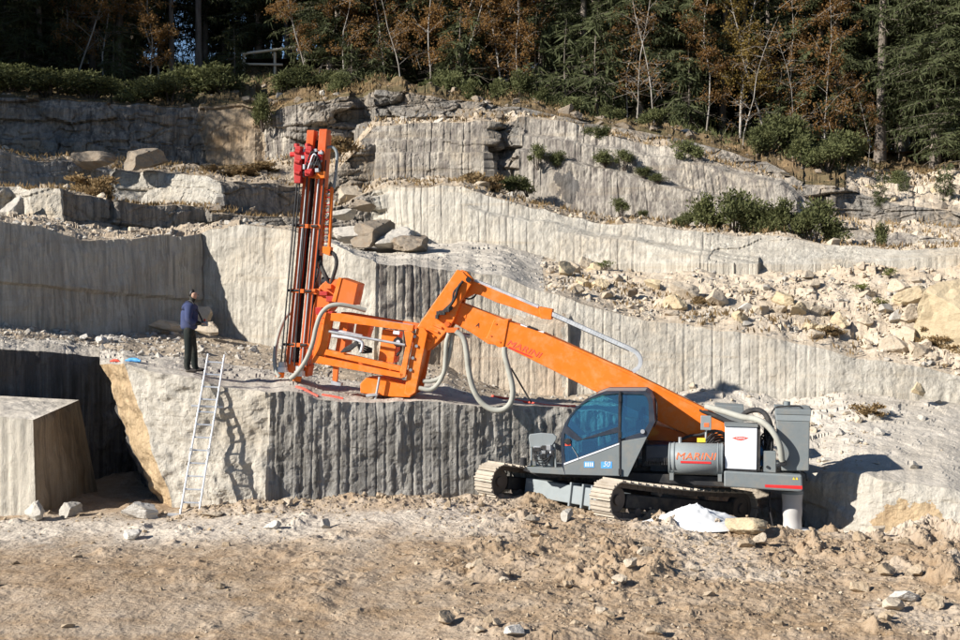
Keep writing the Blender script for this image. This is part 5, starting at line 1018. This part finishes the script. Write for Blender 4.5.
# --- drill mast: twin columns leaning a little, rails, drill heads, rods, hoses
ms = plate('drill_mast', [(319.2, 129), (327.2, 129), (316.2, 265), (306.2, 368), (298.4, 368), (308.2, 265)], .22, -.1, 'orange_red', bevel=.012); ms['label'] = 'tall leaning drill mast with twin orange columns'
plate('column', [(307, 130), (314.4, 130), (302.4, 265), (291.6, 362), (285.4, 362), (295.4, 265)], .22, -.1, 'orange_red', ms, .012)
plate('column_back', [(320, 134), (328, 134), (318.6, 265), (309, 366), (302, 366), (311, 265)], -.1, -.3, 'orange_old', ms, 0, ref=.0)
def lerp(a, b, t): return (a[0]+(b[0]-a[0])*t, a[1]+(b[1]-a[1])*t)
for (a, b, r_, m_) in (((309.8, 150), (289.6, 364), .02, 'steel'), ((314.2, 152), (292.8, 362), .018, 'black'), ((321.4, 150), (301.6, 366), .022, 'steel'), ((326, 160), (306.6, 366), .018, 'black')): rod('slide_rail', [(a[0], a[1], .24), (b[0], b[1], .24)], 0, r_, m_, ms, 6)
rod('gap_shade', [(316.6, 140, .0), (296.4, 362, .0)], 0, .05, 'black', ms, 8)  # black rod added as the shade in the gap between the columns
for y in (176, 226, 291, 345):
    c = lerp((312, 129), (291, 362), (y-129)/233); d = lerp((323, 129), (302, 362), (y-129)/233)
    plate('mast_clamp', [(c[0]-7, y-2.4), (d[0]+6, y-1.4), (d[0]+6, y+2.6), (c[0]-7, y+1.6)], .26, .18, 'orange_old', ms, .006); rod('clamp_bolt', [(c[0]-9, y-.6, .25), (c[0]+1, y-.6, .25)], 0, .03, 'black', ms, 8); rod('clamp_bolt', [(d[0]-3, y, .27), (d[0]+3, y, .27)], 0, .03, 'black', ms, 8)
def drill_head(x, y0, y1, w_, off):
    h = plate('drill_head', [(x-w_*.3, y0), (x+w_*.35, y0), (x+w_*.45, y0+7), (x+w_*.5, y0+20), (x+w_*.35, y1), (x-w_*.45, y1), (x-w_*.5, y0+20), (x-w_*.4, y0+7)], off+.16, off-.12, 'red_paint', ms, .015)
    for k, yy in enumerate((y0+5, y0+15, y0+26)): rod('boss', [(x-w_*.3, yy, off+.17), (x+w_*.3, yy+1, off+.17)], 0, .05, 'red_paint', h, 10)
    rod('cap', [(x-w_*.1, y0-2.4, off), (x-w_*.1, y0+1, off)], 0, .06, 'red_paint', h, 10); rod('port', [(x-w_*.9, y0+8.5, off+.1), (x-w_*.3, y0+8.5, off+.1)], 0, .055, 'red_mark', h, 10)
    return h
drill_head(297.6, 146, 183, 8, .28); drill_head(308.4, 146, 176, 8.4, .28)
for k in range(14): obj('feed_block', MB().box(mp(rg.uniform(303, 323), rg.uniform(147, 176), rg.uniform(.26, .42)), rg.uniform(.05, .12), .1, rg.uniform(.05, .14), (UF, NC, UPZ)), 'steel', ms, .008)
for k in range(4): rod('hydraulic_hose', [(304+2*k, 176-k, .36), (307+3*k, 163, .48), (312+2*k, 152+2*k, .48), (318+k, 158+3*k, .42), (319, 170, .34)], 0, .018, 'white_paint' if k == 1 else 'rubber', ms, 6, 5)
plate('carriage_plate', [(316, 172), (325, 171), (324.4, 178), (315, 178.6)], .36, .22, 'orange', ms); plate('carriage_tab', [(317.6, 151), (322, 151), (321, 160), (317, 160)], .36, .25, 'red_mark', ms)
for (a, b, o_) in (((297, 183), (280.8, 366), .3), ((299.6, 183), (284.4, 366), .3), ((307.2, 176), (294.4, 366), .33)): rod('drill_rod', [(*a, o_), (*b, o_)], 0, .018, 'black', ms, 6)
for x, y in ((282.4, 368), (299.6, 372)):
    rod('rod_clamp', [(x, y-6, .3), (x, y-1, .3)], 0, .09, 'steel', ms, 14); rod('rod_clamp', [(x, y-1, .3), (x, y+4, .3)], 0, .12, 'aluminium', ms, 14); rod('suction_hood', [(x-2, y+4, .3), (x-3, y+9, .3)], 0, .10, 'orange', ms, 12)
plate('mast_foot', [(286, 360), (309, 366), (307, 377), (288, 372)], .18, -.25, 'orange_old', ms)
# cable ladder beside the mast with its hose arch
for x in (0, 6.4): rod('cable_tray', [(325.6+x, 187, .1), (322.6+x, 252, .1)], 0, .045 if x else .03, 'orange', ms, 6)
for k in range(17): y = 190+k*3.7; x = 325.6-3*(k/17); rod('tray_rung', [(x, y, .12), (x+6.4, y, .12)], 0, .014, 'steel' if k % 2 else 'red_mark', ms, 5)
plate('tray_end', [(322, 246), (331, 247), (329.6, 256), (322.4, 253)], .2, 0, 'orange', ms)
rod('hose_arch', [(327, 147.6, .1), (332, 147, .1), (336, 150.6, .1), (337, 158, .1), (335.6, 174, .1), (333.8, 188, .1)], 0, .035, 'grey_light', ms, 8, 5)
rod('hydraulic_hose', [(329, 251, .1), (334.6, 255, .15), (336.6, 263, .2), (334, 274, .2), (330, 286, .15)], 0, .045, 'rubber', ms, 8, 5); rod('hydraulic_hose', [(320, 256, .1), (321, 266, .15), (325, 275, .2), (330, 284, .15)], 0, .05, 'rubber', ms, 8, 5)
rod('hydraulic_hose', [(319, 250, .15), (316.6, 265, .2), (318, 272, .25), (315, 282, .2)], 0, .02, 'rubber', ms, 6, 5); rod('thin_line', [(319.6, 254, .1), (319, 300, .1)], 0, .012, 'aluminium', ms, 5)
rod('suction_hose', [(290.4, 379, .45), (298, 371.6, .5), (306, 360, .55), (312.4, 344, .58), (316, 328, .58), (320.6, 315, .55), (328, 307, .5), (338, 304.6, .45), (352, 306.6, .35), (366, 310.4, .25)], 0, .052, 'hose', ms, 12, 6)
rod('suction_hose', [(279.4, 377, .4), (275.4, 369, .35), (275, 352, .2), (278.6, 334, .0), (285, 318, -.15), (291, 312, -.2)], 0, .045, 'hose', ms, 10, 6)
for k, pts in enumerate([[(456, 331), (463.4, 338), (466.6, 352), (468.6, 370), (473, 388), (481, 402), (492, 409.4), (503, 409.6), (511, 402), (512.6, 388), (508.6, 370), (505, 356), (504.4, 347)], [(450, 331), (446.6, 342), (445.4, 358), (444, 372), (438, 384), (430, 389.6), (419, 388)], [(453, 331), (451, 346), (447.6, 362), (442, 376), (432, 381), (423, 381)]]):
    rod('suction_hose', [(x, y, .42-.06*k) for x, y in pts], 0, (.062, .05, .05)[k], 'hose', bm_, 12, 6)
obj('hose_bracket', MB().box(mp(453, 330, .35), .25, .2, .1, (UF, NC, UPZ)), 'orange_old', arm); 

# ------------------------------------------------------------------ white powder pile under the machine
n = 40; pc = at(697, 527, 26.75); pc[2] = floor_z(pc[0], pc[1])-.05; rr_ = np.linspace(0, 1, n)[:, None]; aa = np.linspace(0, 2*math.pi, 73)[None, :]
px_ = pc[0]+rr_*np.cos(aa)*(1.0+.14*np.sin(3*aa)+.06*np.sin(7*aa)); py_ = pc[1]+rr_*np.sin(aa)*.75; pz_ = pc[2]+.42*np.clip(1-rr_**.8, 0, 1)+.10*fbm(px_*4, py_*4, 8, 5, .6)*(1-rr_)+np.zeros_like(aa)-.03*rr_
tag(obj('powder_pile', mesh_np('powder_pile', np.stack([px_, py_, pz_], -1), grid_faces(n, 73)), 'powder'), 'cone of fresh white drill powder in front of the track', 'powder pile')
pc2 = mp(792.4, 534, .55); pc2[2] = floor_z(pc2[0], pc2[1])-.04
px_ = pc2[0]+rr_*np.cos(aa)*.75; py_ = pc2[1]+rr_*np.sin(aa)*.75; pz_ = pc2[2]+.10*np.clip(1-rr_, 0, 1)+.04*fbm(px_*5, py_*5, 18, 4)*(1-rr_)-.03*rr_+np.zeros_like(aa)
tag(obj('powder_pile', mesh_np('powder_pile', np.stack([px_, py_, pz_], -1), grid_faces(n, 73)), 'powder'), 'flat heap of white powder below the discharge sock at the tail', 'powder pile')

# ------------------------------------------------------------------ ladder leaning on the bench
lb = [at(180.2, 515, 28.35), at(198.6, 515.6, 28.4)]; lt = [at(208.2, 354, 29.62), at(224.6, 355, 29.67)]
ld = thing('ladder', (lb[0]+lb[1])/2, 'aluminium ladder leaning against the pale corner of the bench', 'ladder')
for a, b in zip(lb, lt): obj('rail', MB().bar(a, b, .028, .065, up=(0, -1, .2)), 'aluminium', ld, .004)
for k in range(12):
    t = .075+k*.0795; a, b = lb[0]+(lt[0]-lb[0])*t, lb[1]+(lt[1]-lb[1])*t; obj('rung', MB().bar(a, b, .03, .03, up=(0, -1, .3)), 'aluminium', ld, .003)
mid = lambda t: (lb[0]+(lt[0]-lb[0])*t, lb[1]+(lt[1]-lb[1])*t)
a, b = mid(.665); dv = (b-a)/np.linalg.norm(b-a); obj('stabiliser', MB().bar(a-dv*.18+NC*-.05, b+dv*.12+NC*-.05, .05, .04), 'aluminium', ld, .004)
a, b = mid(0.0); obj('foot_bar', MB().bar(a-dv*.25, b+dv*.06, .07, .05), 'aluminium', ld, .004)
for q in mid(.385): obj('joint', MB().box(q, .06, .07, .16), 'aluminium', ld, .006)

# ------------------------------------------------------------------ odds and ends on the bench
def on_bench(px, Y): x = (px-480)/FPX*Y; return np.array([x, Y, surf('lower_bench', x, Y)])
p = on_bench(115, 31.0); o = obj('glove', MB().tube(spline([p+np.array([-.11, 0, .01]), p+np.array([0, .02, .03]), p+np.array([.1, 0, .01])], 4), [.02]*2+[.035]*5+[.02]*2, 8), 'red_faded'); tag(o, 'crumpled pink-red rag at the bench corner', 'rag')
p = on_bench(133, 30.8); o = obj('bag', MB().tube(spline([p+np.array([-.17, 0, .02]), p+np.array([0, .03, .04]), p+np.array([.17, -.02, .02])], 4), [.03]*2+[.05]*5+[.03]*2, 8), 'blue_mark'); tag(o, 'small blue bag lying at the bench corner', 'bag')
for k, pts in enumerate([[(296, 30.2), (304, 30.1), (311, 30.05), (318, 29.95)], [(322, 30.3), (333, 30.25), (343, 30.2)]]):
    tag(obj('paint_mark', MB().tube([on_bench(x, y)+np.array([0, 0, .012]) for x, y in pts], [.03]*len(pts), 5), 'red_faded'), 'faint red paint line sprayed on the bench by the mast foot', 'paint mark', 'red paint lines')
tag(obj('pry_bar', MB().tube([mp(511, 368, -.9), mp(531.5, 403, -.9)], .02, 6), 'black'), 'dark iron bar leaning on the rock behind the hose loop', 'bar')
tag(obj('water_hose', MB().tube(spline([on_bench(x, y)+np.array([0, 0, .03]) for x, y in ((492, 33.6), (510, 33.1), (530, 32.6), (548, 32.2), (562, 32.0), (575, 32.3))], 6), .028, 7), 'red_faded'), 'faded red water hose along the edge of the bench', 'hose')

# ------------------------------------------------------------------ the worker
def skin_body(name, V, E, Rr, mat, parent=None, sub=2):
    me = bpy.data.meshes.new(name); me.from_pydata([tuple(map(float, v)) for v in V], E, []); o = obj(name, me, mat, parent)
    o.modifiers.new('skin', 'SKIN').use_smooth_shade = True
    for sv, r_ in zip(me.skin_vertices[0].data, Rr): sv.radius = r_ if isinstance(r_, tuple) else (r_, r_)
    me.skin_vertices[0].data[0].use_root = True
    s_ = o.modifiers.new('sub', 'SUBSURF'); s_.levels = sub; s_.render_levels = sub; return o
x0 = (189-480)/FPX*30.4; pb_ = np.array([x0, 30.4, surf('lower_bench', x0, 30.4)-.01])
wk = thing('person', pb_, 'person in blue jacket and dark trousers holding a remote control on the bench', 'person')
L_ = lambda f, s_, z: pb_+np.array([f*.97+s_*.22, -s_*.97+f*.10, z])          # f forward (to the right), s towards the camera
# one continuous body, trousers colour; jacket, hands, head as parts
bodyV = [L_(0, 0, .95), L_(.01, 0, 1.15), L_(.015, 0, 1.35), L_(.03, 0, 1.47), L_(.055, 0, 1.54), L_(.085, 0, 1.63), L_(.10, 0, 1.71),
         L_(-.02, .10, .88), L_(-.015, .11, .52), L_(-.05, .11, .10), L_(.02, .115, .05), L_(.14, .12, .04),
         L_(.03, -.10, .88), L_(.10, -.11, .52), L_(.13, -.11, .10), L_(.20, -.115, .05), L_(.32, -.12, .04),
         L_(.0, .19, 1.43), L_(-.03, .25, 1.14), L_(.20, .19, 1.06), L_(.27, .16, 1.07),
         L_(.05, -.19, 1.43), L_(.05, -.25, 1.14), L_(.24, -.17, 1.06), L_(.30, -.13, 1.07)]
bodyE = [(0, 1), (1, 2), (2, 3), (3, 4), (4, 5), (5, 6), (0, 7), (7, 8), (8, 9), (9, 10), (10, 11), (0, 12), (12, 13), (13, 14), (14, 15), (15, 16), (3, 17), (17, 18), (18, 19), (19, 20), (3, 21), (21, 22), (22, 23), (23, 24)]
bodyR = [(.155, .14), (.13, .12), (.15, .13), (.10, .09), .055, .085, .075, .115, .09, .078, .05, .035, .115, .09, .078, .05, .035, .07, .052, .04, .03, .07, .052, .04, .03]
skin_body('body', bodyV, bodyE, bodyR, 'trousers', wk)
jv = [L_(0, 0, .90), L_(0, 0, 1.05), L_(.005, 0, 1.2), L_(.01, 0, 1.36), L_(.03, 0, 1.475), L_(.05, 0, 1.535), L_(.0, .195, 1.43), L_(-.03, .262, 1.15), L_(.15, .21, 1.065), L_(.05, -.195, 1.43), L_(.05, -.262, 1.15), L_(.19, -.19, 1.065)]
skin_body('jacket', jv, [(0, 1), (1, 2), (2, 3), (3, 4), (4, 5), (4, 6), (6, 7), (7, 8), (4, 9), (9, 10), (10, 11)], [(.215, .195), (.20, .185), (.205, .19), (.21, .19), (.135, .12), .095, .105, .09, .07, .105, .09, .07], 'jacket', wk)
skin_body('jacket_yoke', [L_(-.012, 0, 1.30), L_(.0, 0, 1.42), L_(.03, 0, 1.5), L_(.05, 0, 1.545)], [(0, 1), (1, 2), (2, 3)], [(.19, .19), (.19, .18), (.14, .13), .1], 'jacket_dark', wk)
hdv = [L_(.085, 0, 1.585), L_(.10, 0, 1.64), L_(.105, 0, 1.71), L_(.10, 0, 1.755)]
hd_ = skin_body('head', hdv, [(0, 1), (1, 2), (2, 3)], [(.06, .055), (.088, .075), (.098, .08), (.07, .06)], 'skin', wk)
fwd = (L_(1, 0, 0)-L_(0, 0, 0)); sdv = (L_(0, 1, 0)-L_(0, 0, 0)); hc = L_(.11, 0, 1.665)
obj('nose', MB().prism([hc+fwd*.09+sdv*.014, hc+fwd*.09-sdv*.014, hc+fwd*.085+UPZ*.05], fwd*.025-UPZ*.015), 'skin', hd_, .006)
for sg in (1, -1):
    obj('eye', MB().tube([hc+fwd*.083+sdv*.03*sg+UPZ*.03, hc+fwd*.09+sdv*.03*sg+UPZ*.03], .012, 8), 'hair', hd_); obj('ear', MB().tube([hc-fwd*.005+sdv*.076*sg-UPZ*.0, hc-fwd*.012+sdv*.083*sg+UPZ*.05], [.018, .024], 8), 'skin', hd_)
obj('mouth', MB().bar(hc+fwd*.088-sdv*.02-UPZ*.042, hc+fwd*.088+sdv*.02-UPZ*.042, .008, .008), 'red_paint', hd_)
skin_body('hair', [L_(.055, 0, 1.63), L_(.065, 0, 1.70), L_(.09, 0, 1.765), L_(.125, 0, 1.775)], [(0, 1), (1, 2), (2, 3)], [(.062, .072), (.084, .086), (.072, .078), (.05, .06)], 'hair', hd_)
for sg, wx in ((1, L_(.245, .165, 1.07)), (-1, L_(.28, -.135, 1.07))):
    tgt = fwd*.075-sdv*sg*.03
    V = [wx, wx+tgt*.5, wx+tgt]; E = [(0, 1), (1, 2)]; Rr = [(.03, .022), (.04, .018), (.04, .016)]; kx = 3
    for j, (sp_, ln) in enumerate(((-.03, .065), (-.01, .078), (.01, .075), (.03, .06))):
        b0 = wx+tgt*1.05+sdv*sp_; V += [b0, b0+fwd*ln*.5-UPZ*.018, b0+fwd*ln*.75-UPZ*.045-sdv*sg*.012]; E += [(2, kx), (kx, kx+1), (kx+1, kx+2)]; Rr += [.010, .009, .008]; kx += 3
    b0 = wx+tgt*.45-sdv*sg*.035; V += [b0, b0+fwd*.03-sdv*sg*.03+UPZ*.015, b0+fwd*.06-sdv*sg*.035+UPZ*.01]; E += [(1, kx), (kx, kx+1), (kx+1, kx+2)]; Rr += [.013, .011, .009]
    skin_body('hand', V, E, Rr, 'skin', wk, 1)
for sg, q in ((1, (-.05, .11)), (-1, (.13, -.11))):
    skin_body('shoe', [L_(q[0]-.04, q[1]*1.02, .05), L_(q[0]+.06, q[1]*1.03, .055), L_(q[0]+.17, q[1]*1.06, .045), L_(q[0]+.235, q[1]*1.08, .035)], [(0, 1), (1, 2), (2, 3)], [(.055, .05), (.058, .052), (.052, .042), (.036, .03)], 'shoe_leather', wk)
rc = thing('remote_control', L_(.34, .01, 1.04), 'boxy remote control unit held in the hands of the person on the bench', 'remote control')
rb = obj('case', MB().box(L_(.34, .01, 1.055), .15, .27, .10, (fwd/np.linalg.norm(fwd), sdv/np.linalg.norm(sdv), UPZ)), 'grey_light', rc, .015)
for sg in (-.07, .07): obj('joystick', MB().tube([L_(.34, sg, 1.10), L_(.345, sg, 1.16)], [.014, .02], 8), 'red_mark' if sg > 0 else 'black', rc)
obj('strap', MB().tube(spline([L_(.30, .14, 1.08), L_(.2, .14, 1.3), L_(.07, .09, 1.54), L_(-.02, 0, 1.56), L_(.07, -.09, 1.54), L_(.22, -.12, 1.3), L_(.32, -.11, 1.08)], 5), .012, 6), 'black', rc)
